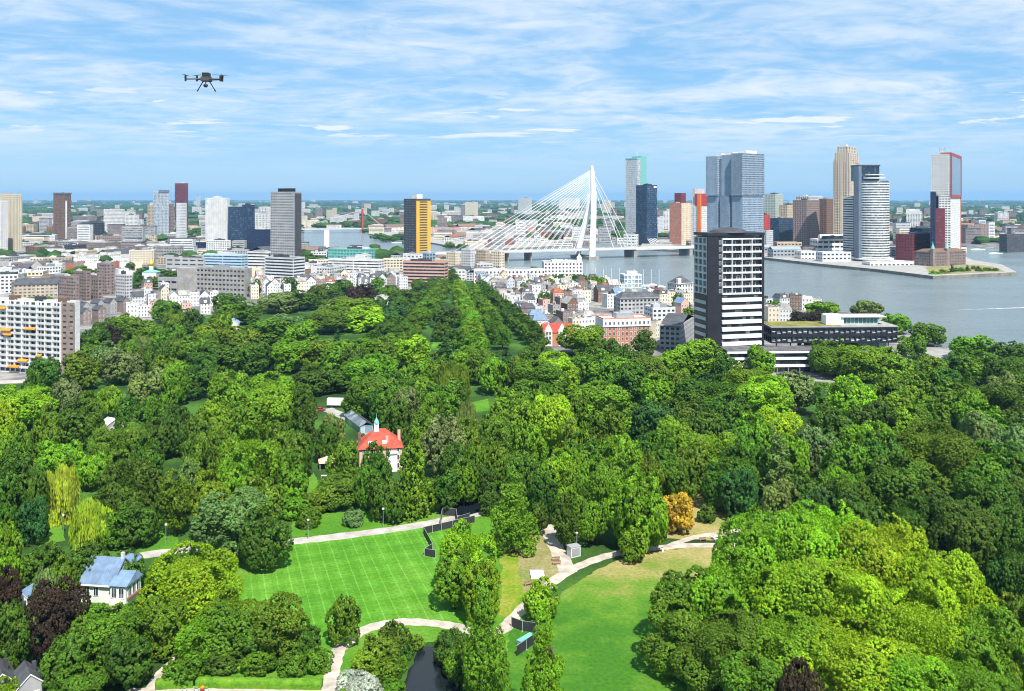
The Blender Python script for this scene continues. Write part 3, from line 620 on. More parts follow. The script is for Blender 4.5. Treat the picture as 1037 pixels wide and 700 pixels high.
# the great beeches low on the right
for px, py, pw, tone, H in ((772,515,96,'Z',26), (833,507,112,'Y',27), (898,523,112,'Y',26), (955,556,100,'Y',24), (742,556,92,'Z',22), (806,556,112,'Y',23), (868,566,118,'Y',23), (930,598,116,'Y',22), (992,612,88,'L',20), (700,578,84,'M',16), (688,614,76,'M',13), (735,622,104,'M',16), (788,620,112,'L',18), (852,628,128,'Y',18), (918,655,116,'Z',16), (975,662,100,'L',16)):
    D = F*(CH-H)/(py-HY); plant(gx(px, D), D, tone, 'r', pw*D/F, H, px, py+40, pw, desc=f"{'huge' if pw > 105 else 'broad'} {TONE[tone][1]} beech tree", group='great beeches', name='beech_tree')
T('812,674,60,P,17 1000,670,60,M,12 1015,640,50,M,14 762,668,80,M,14')
# near left and round the pond
T('''192,556,104,Y,18 232,598,60,L,13 104,616,80,M,13 128,640,50,D,11 58,586,62,P,18 20,628,28,P,9 43,575,28,G,15 64,566,28,M,12 8,610,46,D,15 4,555,30,L,14 3,577,34,P,14 78,680,64,M,7 6,688,30,L,6 188,664,44,M,5 43,553,46,D,12 86,553,44,D,11 130,560,40,D,9
236,607,70,M,12 283,606,66,M,12 165,606,58,M,12 205,618,56,L,11 262,630,40,D,8 306,630,36,D,7 322,658,30,A,4 225,658,40,D,4 262,660,36,M,4 296,662,30,M,4 350,605,34,A,10
383,644,40,M,7 398,632,36,D,6 374,656,40,L,6 392,662,30,M,5 360,684,54,X,5 462,640,34,D,7 470,664,26,D,6 458,641,40,D,6 466,654,36,M,6 400,676,16,D,2 404,664,18,M,3 410,652,16,D,3 420,644,18,M,2.5 448,646,18,D,3 458,660,18,M,3 464,676,18,D,3 398,690,26,M,3 490,582,60,Ld,26 555,614,60,Ld,24 548,588,34,Y,9 470,531,62,Y,17 460,560,44,A,13 486,568,40,L,14
8,640,30,D,9 120,640,40,M,10 70,640,50,D,12 340,700,30,L,4 150,600,36,D,9 545,510,20,Do,9 640,535,28,L,9 665,525,16,D,5 716,512,18,D,5''')
# the avenue: clipped limes in three rows running away from the park
def avenue(x0, y0, x1, y1, n, pw0, tone, side):
    for i in range(n):
        t = i/(n-1); y = y0+(y1-y0)*t; x = x0+(x1-x0)*t+rng.uniform(-.6, .6); H = 15.5+rng.uniform(-.7, .7); px, py = pix(x, y, H)
        plant(x, y+rng.uniform(-1, 1), tone, 'l', pw0*rng.uniform(.92, 1.08), H, px, py, pw0*F/y, desc='x', group='avenue limes')
        REG.pop(); r = TREES[-1]; o = AV(side, i, n)
def AV(side, i, n):
    o = [q for q in C.objects if q.name.startswith('lime_tree')][-1] if False else LAST[0]
    o['label'] = f"clipped green lime, {ORD[i+1] if i else 'nearest'}{' from near end' if i else ' tree'} of the avenue's {side} row"
LAST = [None]
_plant = plant
def plant(*a, **k):
    LAST[0] = _plant(*a, **k); return LAST[0]
avenue(-71, 505, -67, 890, 20, 14.5, 'M', 'left')
avenue(-84, 540, -76, 860, 12, 14, 'D', 'outer left')
avenue(16, 560, -30, 860, 17, 15, 'D', 'street side')
avenue(-20, 530, -53, 880, 19, 14.5, 'L', 'inner right')
avenue(-6, 560, -38, 840, 15, 14.5, 'M', 'outer right')
# ------------------------------------------------------------------ buildings
FOOT = []                                                # discs already built on: (x, y, radius)
def span(x0, xm, x1, D, yaw):
    th = R(yaw); t0, t1, X = (x0-CX)/F, (x1-CX)/F, gx(xm, D)
    LB = (t1*D-X)/(cos(th)-t1*sin(th)) if x1 > xm else 0; LA = (X-t0*D)/(sin(th)+t0*cos(th)) if x0 < xm else 0
    return X, LA, LB
def foot(X, Y, yaw, x0, x1, y0, y1):
    th = R(yaw); n = max(1, int(max(x1-x0, y1-y0)/18)); r = min(x1-x0, y1-y0)/2+max(x1-x0, y1-y0)/n*.25
    for i in range(n):
        for j in range(n):
            a = x0+(x1-x0)*(i+.5)/n; b = y0+(y1-y0)*(j+.5)/n
            FOOT.append((X+a*cos(th)-b*sin(th), Y+a*sin(th)+b*cos(th), (x1-x0+y1-y0)/4/n*1.1))
def shell(x0, x1, y0, y1, z0, z1, fs=None, ss=None, dep=.35, roof=True, mb=None, lift=0.0):
    """walls of a block with recessed windows; fs and ss are (columns, rows, width share, height share) of the long and the short side"""
    mb = mb or MB(); W, Dp, H = x1-x0, y1-y0, z1-z0
    def side(o, u, w_, s):
        if s: mb.facade(o, u, w_, H, s[0], s[1], s[2], s[3], dep, 0, 1, lift)
        else: mb.facade(o, u, w_, H, 1, 1, 0.001, .001, 0.01, 0, 0) if False else mb.quad(o, tuple(Vector(o)+Vector(u)*w_), tuple(Vector(o)+Vector(u)*w_+Vector((0,0,H))), tuple(Vector(o)+Vector((0,0,H))), 0)
    side((x0, y0, z0), (1, 0, 0), W, fs); side((x1, y0, z0), (0, 1, 0), Dp, ss); side((x1, y1, z0), (-1, 0, 0), W, fs); side((x0, y1, z0), (0, -1, 0), Dp, ss)
    if roof: mb.quad((x0, y0, z1), (x1, y0, z1), (x1, y1, z1), (x0, y1, z1), 0)
    return mb
def grid(L_, H_, pitch, st, fx, fz): return (max(1, round(L_/pitch)), max(1, round(H_/st)), fx, fz)
def flat_roof(root, x0, x1, y0, y1, z, wall, roof='gravel_roof', plant=True, seed=0, par=.9):
    mb = MB(); t = .35
    mb.box(x0-.05, x1+.05, y0-.05, y0+t, z, z+par); mb.box(x0-.05, x1+.05, y1-t, y1+.05, z, z+par)
    mb.box(x0-.05, x0+t, y0+t, y1-t, z, z+par); mb.box(x1-t, x1+.05, y0+t, y1-t, z, z+par)
    mb.quad((x0+t, y0+t, z+.12), (x1-t, y0+t, z+.12), (x1-t, y1-t, z+.12), (x0+t, y1-t, z+.12), 1)
    ro = mb.build('roof', [wall, roof], root)
    if plant:
        r = random.Random(seed+int(z*10)); w_, d_ = x1-x0, y1-y0
        for k in range(1 if min(w_, d_) < 14 else 2):
            a, b = r.uniform(.2, .4), r.uniform(.3, .5); cx, cy = x0+w_*r.uniform(.3, .7), y0+d_*r.uniform(.35, .65)
            hw, hd = w_*a/2, d_*b/2; hh = r.uniform(1.8, 3.6)
            p = MB(); p.box(cx-hw, cx+hw, cy-hd, cy+hd, z+.1, z+hh); p.box(cx-hw*.5, cx-hw*.1, cy-hd*.4, cy+hd*.3, z+hh, z+hh+.9)
            p.build('roof_plant', [r.choice(['pale_grey', 'grey_steel', 'charcoal'])], ro)
    return ro
def tw(name, label, cat, x0, xm, x1, yt, yb, yaw, wall, glass, A=(3.6, .6, .5), Bs=(3.6, .6, .5), st=3.4, roof='gravel_roof', plant=True, la=None, lb=None, group=None, dep=.35):
    D = dist(yb); X, LA, LB = span(x0, xm, x1, D, yaw); LA = la or LA; LB = lb or LB; H = zat(yt, D)
    o = thing(name, label, cat, (X, D, 0), R(yaw), group); foot(X, D, yaw, 0, LB, 0, LA)
    shell(0, LB, 0, LA, 0, H, grid(LB, H, Bs[0], st, Bs[1], Bs[2]) if Bs else None, grid(LA, H, A[0], st, A[1], A[2]) if A else None, dep).build('wall', [wall, glass], o)
    flat_roof(o, 0, LB, 0, LA, H, wall, roof, plant, int(xm))
    return o, LB, LA, H, D
# ---- skyline on the left
tw('apartment_tower', 'cream and white apartment tower cut by the left edge, with darker right end', 'tower', -14, 17, 22.5, 197, 260, 68, 'cream_render', 'glass', (3.2, .5, .5), (3.5, .4, .5))
o, lb, la, h, d = tw('apartment_tower', 'white upper half tower beside the cream tower at the left edge', 'tower', -30, 2, 8, 204, 262, 68, 'white_render', 'glass', (3.2, .5, .5), (3.5, .4, .5))
o, lb, la, h, d = tw('apartment_tower', 'slim brown brick tower with a white corner strip, alone on the left skyline', 'tower', 54, 67, 72, 197, 244, 65, 'brown_brick', 'glass', (4.2, .45, .5), (4, .7, .5))
MB().box(-.6, 1.8, -.6, 1.8, 4, h-14).build('corner_strip', ['white_render'], o); MB().box(-.8, lb+.8, -.8, la+.8, h+1, h+4).build('roof_crown', ['glass_grey'], o)
tw('apartment_block', 'broad white apartment slab with pink base right of the slim brown tower', 'apartment block', 105, 124.5, 126.5, 212.5, 239, 72, 'white_render', 'glass', (3.2, .6, .5), (3.6, .5, .5))
tw('office_block', 'low white office block right of the broad white slab', 'office block', 126, 139, 141, 218, 237, 72, 'white_render', 'glass', (4, .7, .4), (4, .5, .5))
tw('office_block', 'dark glass office box between the slim brown tower and the broad white slab', 'office block', 83, 103, 106, 226, 243, 70, 'charcoal', 'glass_dark', (4, .85, .7), (4, .85, .7))
tw('apartment_tower', 'bronze tower tucked left of the pale glass tower', 'tower', 149.5, 156, 158, 208, 241, 70, 'tan_stone', 'glass_dark', (3.6, .5, .55), (3.6, .5, .55))
o, lb, la, h, d = tw('office_tower', 'pale glass tower with dark slanted cap beside the crimson tower', 'tower', 155.5, 168, 171, 194, 243, 64, 'pale_grey', 'glass_pale', (4.2, .8, .72), (4, .8, .6))
MB().box(-.8, lb+.8, -.8, la*.55, h-2, h+3.5).build('roof_cap', ['bluegrey_shade'], o)
tw('office_tower', 'dark maroon slab leaning close to the right of the pale glass tower', 'tower', 166, 173, 176, 207, 242, 64, 'mauve_brick', 'glass_dark', (3.4, .5, .5), (3.4, .5, .5))
tw('apartment_tower', 'tall crimson tower with patchy windows', 'tower', 177, 187, 190.5, 186, 237, 64, 'crimson', 'glass_grey', (5.2, .42, .45), (6, .4, .45), 4.5)
tw('apartment_tower', 'grey slab standing in front of the tall crimson tower', 'tower', 178.5, 187.5, 189, 206, 244, 70, 'pale_grey', 'glass', (3, .5, .55), (3.6, .4, .5))
tw('apartment_tower', 'plain white tower with small windows left of the twin blue glass towers', 'tower', 208, 229.5, 232.5, 201, 256, 72, 'white_render', 'glass_pale', (5, .26, .3), (4, .4, .5))
tw('office_tower', 'left one of the twin dark blue glass towers', 'tower', 231, 244.5, 247, 210, 257, 68, 'navy', 'glass_blue', (3, .85, .75), (3, .85, .75))
tw('office_tower', 'right one of the twin dark blue glass towers', 'tower', 245, 255, 258, 208, 255, 68, 'navy', 'glass_blue', (3, .85, .75), (3, .85, .75))
tw('apartment_block', 'stepped white apartment block between blue glass and dark grey towers', 'apartment block', 253, 272, 276, 217, 252, 68, 'white_render', 'glass', (3.4, .55, .5), (3.4, .5, .5))
tw('apartment_block', 'small white top storey tower just left of the dark grey tower', 'apartment block', 262, 271, 275, 210, 249, 68, 'white_render', 'glass', (3.4, .55, .5), (3.4, .5, .5))
tw('office_block', 'navy blue cube office left of the dark grey tower', 'office block', 250, 271, 274, 233, 261, 70, 'navy', 'glass_blue', (6, .5, .3), (6, .4, .3))
o, lb, la, h, d = tw('apartment_tower', 'tall dark grey tower with white balcony lines and black roof boxes', 'tower', 274, 299.5, 305, 195, 282, 62, 'grey_render', 'glass_grey', (3.6, .74, .52), (4, .3, .5), 3.3, 'bitumen', False)
for a, b in ((.18, .38), (.42, .60), (.66, .75)): MB().box(lb*.2, lb*.8, la*a, la*b, h+.3, h+5).build('roof_plant', ['black'], o)
MB().box(-.25, lb+.2, -.3, .9, 3, h-1).build('corner_strip', ['charcoal'], o)
tw('office_block', 'long low navy office with vertical fins below the crimson tower', 'office block', 175, 208, 210, 246, 259, 72, 'navy', 'glass_dark', (3, .5, .75), (3, .5, .7), 8)
tw('office_block', 'white gridded office cube in front of the plain white tower', 'office block', 209, 231, 234, 244, 264, 70, 'white_render', 'glass', (3.4, .55, .5), (3.4, .55, .5))
tw('office_block', 'light blue glazed office with stepped floors behind the grey office slab', 'office block', 206, 245, 251, 259, 276, 72, 'lightblue_panel', 'glass_blue', (30, .97, .45), (8, .9, .45), 3.6)
tw('office_block', 'white banded office left of the dark grey tower', 'office block', 250, 273, 281, 256, 274, 70, 'white_render', 'glass_dark', (30, .96, .42), (8, .9, .42), 3.6)
tw('parking_deck', 'grey layered parking deck at the foot of the dark grey tower', 'parking garage', 268, 297, 309, 262, 290, 62, 'pale_grey', 'glass_dark', (30, .97, .5), (30, .95, .5), 3.4, 'bitumen')
tw('office_block', 'charcoal office box at the foot of the dark grey tower', 'office block', 272, 288, 296, 258, 281, 62, 'charcoal', 'glass_dark', (4, .6, .4), (4, .5, .4), 4)
o, lb, la, h, d = tw('office_block', 'wide grey concrete office slab with four window rows', 'office block', 199, 247.5, 254, 273, 301, 70, 'concrete', 'glass_dark', (4.2, .62, .42), None, 4.6, 'gravel_roof')
w2 = MB().box(.4, lb-.4, la, la+24, 0, h-.6).build('wing', ['concrete'], o)
tw('office_block', 'flat grey hall in front of the wide grey office slab', 'office block', 160, 199, 203, 283, 298, 72, 'grey_render', 'glass_dark', (8, .8, .3), (8, .6, .3), 6, 'bitumen')
tw('office_block', 'tan flat office left of the wide grey office slab', 'office block', 155, 182, 186, 250, 264, 72, 'concrete', 'glass_dark', (5, .6, .3), (5, .6, .3), 5, 'gravel_roof')
tw('office_block', 'long flat shed roof hall below the navy office', 'hall', 168, 207, 211, 262, 275, 74, 'grey_render', 'glass_dark', (12, .7, .3), None, 5, 'bitumen')
# ---- towards the river
o, lb, la, h, d = tw('apartment_tower', 'tower with a dark left face and bright yellow right face by the river', 'tower', 409, 421.5, 436, 202, 271, 40, 'charcoal', 'glass_pale', (4, .6, .35), None, 3.3, 'bitumen', False)
yp = MB(); yp.facade((0, -.3, 0), (1, 0, 0), lb, h-2, 1, 26, .55, .55, 1.2, 0, 1, 0); yp.build('yellow_facade', ['yellow_panel', 'glass_dark'], o)
MB().box(lb*.3, lb*.7, la*.3, la*.7, h+.3, h+7).build('roof_plant', ['white_render'], o)
tw('office_block', 'green glazed terrace block by the river', 'office block', 332, 373, 380, 253, 272, 70, 'teal_panel', 'glass_green', (5, .8, .6), (5, .8, .6), 4.5, 'sage_panel')
tw('office_block', 'white terraced block in front of the green glazed block', 'office block', 332, 384, 389, 264, 281, 74, 'white_render', 'glass', (30, .97, .4), (8, .8, .4), 3.4)
tw('office_block', 'white upper pavilion on the terraces by the river', 'office block', 360, 372, 376, 259, 277, 72, 'white_render', 'glass', (4, .6, .4), (4, .6, .4), 3.4)
o, lb, la, h, d = tw('parking_deck', 'brown and white striped office at the end of the avenue', 'office block', 408, 450, 454, 266, 289, 76, 'pink_render', 'glass_dark', (60, .985, .5), (20, .95, .5), 3.7, 'brown_brick')
tw('office_block', 'white and yellow base block under the yellow-sided tower', 'office block', 408, 424, 428, 258, 281, 60, 'white_render', 'glass', (6, .5, .3), (6, .5, .3), 5)
tw('office_block', 'slate blue hall right of the yellow-sided tower base', 'office block', 424, 432, 441, 257, 279, 45, 'bluegrey_panel', 'glass_dark', (5, .6, .5), (5, .6, .5), 4)
for i, (a, c, yt) in enumerate(((452, 466, 256), (467, 481, 253), (482, 496, 254), (497, 511, 255))):
    tw('apartment_block', ['leftmost', 'second from left', 'third from left', 'rightmost'][i]+' of four beige balcony blocks near the bridge landing', 'apartment block', a, a+9, c, yt, 277, 52, ['cream_render', 'pale_grey', 'tan_stone', 'cream_render'][i], 'glass', (3.4, .6, .5), (3.4, .5, .5), group='balcony blocks at the bridge')
# long white waterfront terrace and the hall with the spire
o, lb, la, h, d = tw('terrace_building', 'long white classical terrace on the waterfront', 'terrace', 478, 480, 552, 274, 287, 4, 'white_render', 'glass', (4, .45, .5), (4.2, .45, .5), 4.2, 'gravel_roof', la=14)
o, lb, la, h, d = tw('white_hall', 'white waterfront hall with a small corner spire', 'hall', 549, 551, 590, 266, 284, 5, 'white_render', 'glass', (4, .45, .5), (4, .45, .5), 4.4, 'gravel_roof', la=22)
t = MB(); t.box(lb-6, lb-1, 1, 6, h, h+5); t.lathe([(3.2, h+5), (2.4, h+6.5), (1.2, h+8), (.35, h+10), (.05, h+15)], 8, 0, (lb-3.5, 3.5)); t.build('spire', ['white_render'], o)
o, lb, la, h, d = tw('villa', 'white villa with grey hipped roof at the harbour', 'house', 676, 685, 702, 288, 304, 22, 'white_render', 'glass', (3.5, .4, .5), (3.2, .4, .5), 3.6, 'slate', False)
MB().hip(0, lb, 0, la, h, h+7, 0, .5).build('roof', ['slate'], o); MB().box(1, 4.5, -1.2, 2.5, h, h+5.5).build('dormer', ['white_render'], o)
o, lb, la, h, d = tw('office_block', 'white glass pavilion on the harbour quay', 'pavilion', 629, 632, 650, 279, 292, 10, 'white_render', 'glass_pale', (4, .8, .7), (4, .8, .7), 4, 'pale_grey', False, la=14)
MB().box(lb*.2, lb*.8, 3, 10, h, h+4).build('roof_lantern', ['pale_grey'], o)
# ---- the orange brick office and its neighbours
o, lb, la, h, d = tw('brick_office', 'orange brick corner office with a white top storey', 'office building', 603.5, 611, 658.5, 324, 354, 12, 'orange_brick', 'glass', None, None, 4, 'gravel_roof')
wm = MB(); wm.box(-.75, .75, -.10, .02, 0, 2.3, 0); wm.quad((-.6, -.12, .15), (.6, -.12, .15), (.6, -.12, 2.15), (-.6, -.12, 2.15), 1); wm.box(-.04, .04, -.16, -.121, .15, 2.15, 0); WIN = wm.mesh('window', ['white_paint', 'glass_dark'])
def window(root, x, y, z, rz=0.0, sx=1.0, sz=1.0, name='window'):
    w_ = link(name, WIN, root, (x, y, z), rz); w_.scale = (sx, 1, sz); return w_
nc = 11
for i in range(nc):
    for j in range(4): window(o, lb*(i+.5)/nc, -.02, 1+j*(h-5)/4+.6, 0, 1.0, 1.05)
    window(o, lb*(i+.5)/nc, -.32, h-3.4, 0, .9, .9)
for i in range(6):
    for j in range(4): window(o, -.02, la*(i+.5)/6, 1.6+j*(h-5)/4, -pi/2)
MB().box(-.25, lb+.25, -.3, la+.2, h-4.1, h+.2).build('top_storey', ['white_render'], o); MB().box(-.5, lb+.5, -.55, la+.4, h-4.6, h-4.1).build('cornice', ['white_render'], o)
o, lb, la, h, d = tw('apartment_block', 'long grey terrace block with dark pitched roof beside the orange brick office', 'apartment block', 668, 689, 704, 331, 356, 68, 'grey_render', 'glass_dark', (3.4, .6, .5), (3.4, .6, .5), 3.2, 'slate', False)
MB().gable(0, lb, 0, la, h, h+5, 'y').build('roof', ['slate'], o)
o, lb, la, h, d = tw('apartment_block', 'long grey-roofed terrace of flats behind the orange brick office', 'apartment block', 624, 628, 667, 303, 319, 12, 'grey_render', 'glass', (3.4, .6, .5), (3.4, .6, .5), 3.2, 'slate', False, la=16)
MB().hip(0, lb, 0, la, h, h+4.5, 0, .5, .4).build('roof', ['slate'], o)
tw('apartment_block', 'grey flat-roofed block right behind the orange brick office', 'apartment block', 655, 661, 684, 313, 331, 12, 'pale_grey', 'glass', (3.4, .6, .5), (3.4, .6, .5), 3.2, 'bitumen', la=18)
# ---- far bank
o, lb, la, h, d = tw('office_tower', 'tall slim white and teal skyscraper behind the bridge pylon', 'tower', 633.5, 645.5, 654.5, 161, 246, 40, 'pale_grey', 'glass_pale', (3.2, .5, .6), (3.2, .85, .8), 4)
MB().box(lb*.35, lb+.4, -.4, la*.75, 6, h+6).build('teal_shaft', ['teal_panel'], o); MB().box(-.4, lb*.35, -.4, la+.4, h, h+2.2).build('roof_crown', ['teal_panel'], o)
MB().tube([(lb*.5, la*.4, h), (lb*.5, la*.4, h+16)], .35, 6).build('mast', ['white_steel'], o)
o, lb, la, h, d = tw('office_tower', 'dark blue glass tower with white slanted poles at its base', 'tower', 644, 655, 665.5, 188, 249, 35, 'navy', 'glass_blue', (3, .85, .8), (3, .85, .8), 4, 'bitumen')
MB().box(lb*.66, lb*.92, -.5, -.05, h-4.5, h-1.2).build('roof_sign', ['white_paint'], o)
for i in range(7): MB().tube([(lb*(.05+.13*i), -.6, 14), (lb*(.12+.13*i), -9, 3)], .5, 6).build('slanted_pole', ['white_steel'], o)
tw('office_block', 'small white pavilion at the foot of the slim white and teal skyscraper', 'pavilion', 631.5, 643, 646.5, 238, 250, 60, 'white_render', 'glass_dark', (9, .7, .3), (9, .6, .3), 6)
o, lb, la, h, d = tw('apartment_tower', 'orange brick housing tower with a dark red roof box', 'tower', 678, 690, 700, 206, 250, 45, 'orange_brick', 'glass_pale', (3.4, .5, .45), None, 3.3)
yp = MB(); yp.facade((0, -.3, 0), (1, 0, 0), lb, h, 7, 22, .5, .45, .4); yp.build('beige_facade', ['cream_render', 'glass'], o); MB().box(lb*.2, lb*.7, la*.2, la*.75, h+.3, h+20).build('roof_box', ['crimson'], o)
o, lb, la, h, d = tw('apartment_tower', 'white tower with orange and red boxes left of the blocky grey tower', 'tower', 700, 709, 719, 208, 254, 45, 'white_render', 'glass_pale', (3.4, .5, .5), (3.4, .5, .45), 3.4)
MB().box(-.3, lb+1, -.6, la*.6, h-1, h+21).build('roof_box', ['red_panel'], o); MB().box(-1.0, 2.2, -1.2, la*.3, 2, h+20).build('orange_strip', ['orange_panel'], o); MB().box(2, lb, la*.62, la, h, h+30).build('upper_tower', ['pale_grey'], o)
# the blocky tower of three shafts with the shifted upper half
D = dist(261); th = 38; X = gx(752, D); _, LA, LB = span(716, 752, 774, D, th); H = zat(155, D); zm = zat(198.5, D)
o = thing('stacked_tower', 'huge blocky blue-grey tower of three shafts shifted at half height', 'tower', (X, D, 0), R(th)); foot(X, D, th, 0, LB, 0, LA)
for k, (a, b) in enumerate(((0, .28), (.36, .62), (.69, 1.0))):
    hh = H-(0, 1.5, 3)[k]; up = (-2.2, 3.6, -2.6)[k]; y0, y1 = LA*a, LA*b
    lo = shell(.0, LB-1.5, y0, y1, 0, zm-1.2, grid(LB, zm, 3.4, 3.6, .8, .5), grid(y1-y0, zm, 1.8, 60, .42, .96), .5).build('lower_shaft', ['bluegrey_panel', 'glass_grey'], o)
    hi_ = shell(up, LB+up*.2, y0-.6, y1+.5, zm+.8, hh, grid(LB, hh-zm, 3.4, 3.6, .8, .5), grid(y1-y0, hh-zm, 1.8, 48, .42, .96), .5).build('upper_shaft', ['bluegrey_panel', 'glass_grey'], o)
    MB().box(LB*.2, LB*.7, y0+2, y1-2, hh, hh+4.5).build('roof_plant', ['white_render'], hi_)
    MB().box(1.2, LB-2.2, y0+1, y1-1, zm-1.2, zm+.8).build('joint_floor', ['bluegrey_shade'], o)
for a, b in ((.28, .36), (.62, .69)): MB().box(3.0, LB-3, LA*a, LA*b, 0, H-9).build('link_slab', ['bluegrey_shade'], o)  # links and joint floors: recess shade put into a darker panel colour
tw('apartment_tower', 'pale sage green tower right of the blocky grey tower', 'tower', 774, 785, 793, 197, 247, 45, 'sage_panel', 'glass_grey', (3.4, .5, .5), (3.4, .5, .5))
tw('apartment_tower', 'tan stone tower behind the dark brown pair', 'tower', 789, 797, 806, 208, 248, 45, 'tan_stone', 'glass', (3.6, .5, .5), (3.6, .5, .5))
tw('office_block', 'dark blue glass block left of the dark brown pair', 'office block', 774, 789, 805, 222, 252, 40, 'navy', 'glass_blue', (3, .85, .7), (3, .85, .7))
tw('office_block', 'bright red narrow block at the foot of the blocky grey tower', 'office block', 770, 774, 780, 218, 256, 45, 'red_panel', 'glass_dark', (4, .4, .4), (4, .4, .4))
tw('office_block', 'small pale cube below the bright red narrow block', 'office block', 772, 776, 783, 234, 258, 45, 'pale_grey', 'glass_pale', (4, .7, .6), (4, .7, .6))
tw('apartment_tower', 'left one of the dark brown pair of towers', 'tower', 803, 817, 830, 203, 254, 45, 'mauve_brick', 'glass_dark', (3.2, .45, .6), (3.2, .45, .6))
tw('apartment_tower', 'right one of the dark brown pair of towers', 'tower', 829, 837, 845, 202, 253, 45, 'brown_brick', 'glass_dark', (3.2, .45, .6), (3.2, .45, .6))
tw('office_block', 'white and blue glass block peeping over the dark brown pair', 'office block', 806, 819, 833, 199, 246, 45, 'white_render', 'glass_blue', (5, .8, .7), (5, .8, .7))
# beige crown tower
D = dist(258); th = 55; X, LA, LB = span(843.5, 861, 871, D, th); H = zat(148, D)
o = thing('crown_tower', 'tall beige stone tower with a stepped crown of fins', 'tower', (X, D, 0), R(th)); foot(X, D, th, 0, LB, 0, LA)
hm = H*.86; shell(0, LB, 0, LA, 0, hm, (5, 34, .62, .6), (6, 34, .62, .6), 1.0).build('wall', ['beige_stone', 'glass_dark'], o)
shell(2, LB-2, 2, LA-2, hm, H*.94, (5, 4, .45, .6), (7, 4, .45, .6), .7).build('wall', ['beige_stone', 'glass_dark'], o); shell(5, LB-5, 5, LA-5, H*.94, H, (3, 2, .4, .6), (4, 2, .4, .6), .6).build('wall', ['beige_stone', 'glass_dark'], o)
for i in range(8): MB().box(-.7, .1, LA*(i+.5)/8-.7, LA*(i+.5)/8+.7, hm*.1, hm+(3 if i % 2 else 8)).build('fin', ['beige_stone'], o)
for i in range(6): MB().box(LB*(i+.5)/6-.7, LB*(i+.5)/6+.7, -.7, .1, hm*.1, hm+(3 if i % 2 else 8)).build('fin', ['beige_stone'], o)
MB().lathe([(4, H), (2.5, H+2), (.1, H+6)], 8, 0, (LB/2, LA/2)).build('finial', ['beige_stone'], o)
# curved banded tower
D = dist(268); X = gx(890, D); r = 16.5*D/F; H = zat(183, D)
o = thing('curved_tower', 'curved tower banded in white and dark glass at the quay', 'tower', (X, D+r, 0)); FOOT.append((X, D+r, r*1.2))
def cyl_arc(r_, z0, z1, a0=-200, a1=20, n=26, cx=0, cy=0): return [(cx+r_*cos(R(a0+(a1-a0)*i/n)), cy+r_*sin(R(a0+(a1-a0)*i/n))) for i in range(n+1)]
MB().prism(cyl_arc(r-.6, 0, 0), 8, H, 0).build('glass_drum', ['glass_grey'], o)
nf = 30
for k in range(nf): 
    z = 9+k*(H-10)/nf; MB().prism(cyl_arc(r, 0, 0), z, z+1.55).build('white_band', ['white_render'], o)
MB().prism(cyl_arc(r*1.25, 0, 0), 6.5, 8.2).build('canopy', ['white_render'], o)
for i in range(9): a = R(-175+i*21); MB().tube([(cos(a)*r*.95, sin(a)*r*.95, 0), (cos(a)*r*.95, sin(a)*r*.95, 7)], 1.0, 8).build('column', ['white_steel'], o)
MB().prism(cyl_arc(r*.7, 0, 0), 0, 8).build('lobby', ['glass_dark'], o)
H2 = zat(168, D); MB().box(-r*.98, r*.30, -r*.35, r*.9, H, H2).build('roof_tower', ['glass_dark'], o); MB().box(-r*1.0, r*.34, -r*.4, r*.95, H2, H2+2).build('roof_slab', ['charcoal'], o); MB().prism(cyl_arc(r*.78, 0, 0), H+3, H+5).build('roof_ring', ['pale_grey'], o); MB().prism(cyl_arc(r*.70, 0, 0), H+8, H+9.5).build('roof_ring', ['pale_grey'], o)
MB().box(-r*1.04, -r*.86, -r*.5, r*.3, 0, H2).build('spine', ['bluegrey_shade'], o)
o, lb, la, h, d = tw('office_tower', 'lower white banded slab joined left of the curved tower', 'tower', 861.5, 864, 873, 201, 265, 20, 'white_render', 'glass_dark', (40, .97, .45), (40, .97, .45), 3.6, la=22)
# pier halls
o, lb, la, h, d = tw('cruise_terminal', 'white terminal with a rounded glass front on the pier', 'terminal', 826, 828, 862, 243, 262, 8, 'white_render', 'glass_dark', (9, .8, .4), (9, .8, .4), 8, 'pale_grey', False, la=26)
p = [(0, 0)]; mb = MB(); zz0 = h+.2
mb.tube([(2, -1, zz0+4), (lb-2, -1, zz0+4)], 4.2, 14); mb.build('rounded_front', ['white_render'], o); MB().tube([(4, -2.2, zz0+4), (lb-6, -2.2, zz0+4)], 3.3, 14).build('glass_front', ['glass_dark'], o)
for i, (a, c, yt, yb, wl) in enumerate(((782, 812, 253, 263.5, 'grey_steel'), (810, 829, 255, 265, 'white_render'), (832, 862, 256, 268, 'pale_grey'), (745, 781, 251, 259, 'grey_steel'), (786, 812, 246, 256, 'tan_stone'), (880, 925, 266, 272, 'white_render'))):
    o, lb, la, h, d = tw('pier_shed', ['long dark shed with arched roof on the pier', 'white cube shed on the pier', 'pale layered hall on the pier beside the curved tower', 'low grey shed at the left end of the pier', 'ornate tan hall on the pier below the dark brown pair', 'flat white quay canopy right of the curved tower'][i], 'shed', a, a+1, c, yt, yb, 6, wl, 'glass_dark', (6, .6, .4), (6, .6, .4), 6, 'grey_steel', False, la=22)
    if i in (0, 3): MB().gable(0, lb, 0, la, h, h+4).build('roof', ['bluegrey_panel'], o)
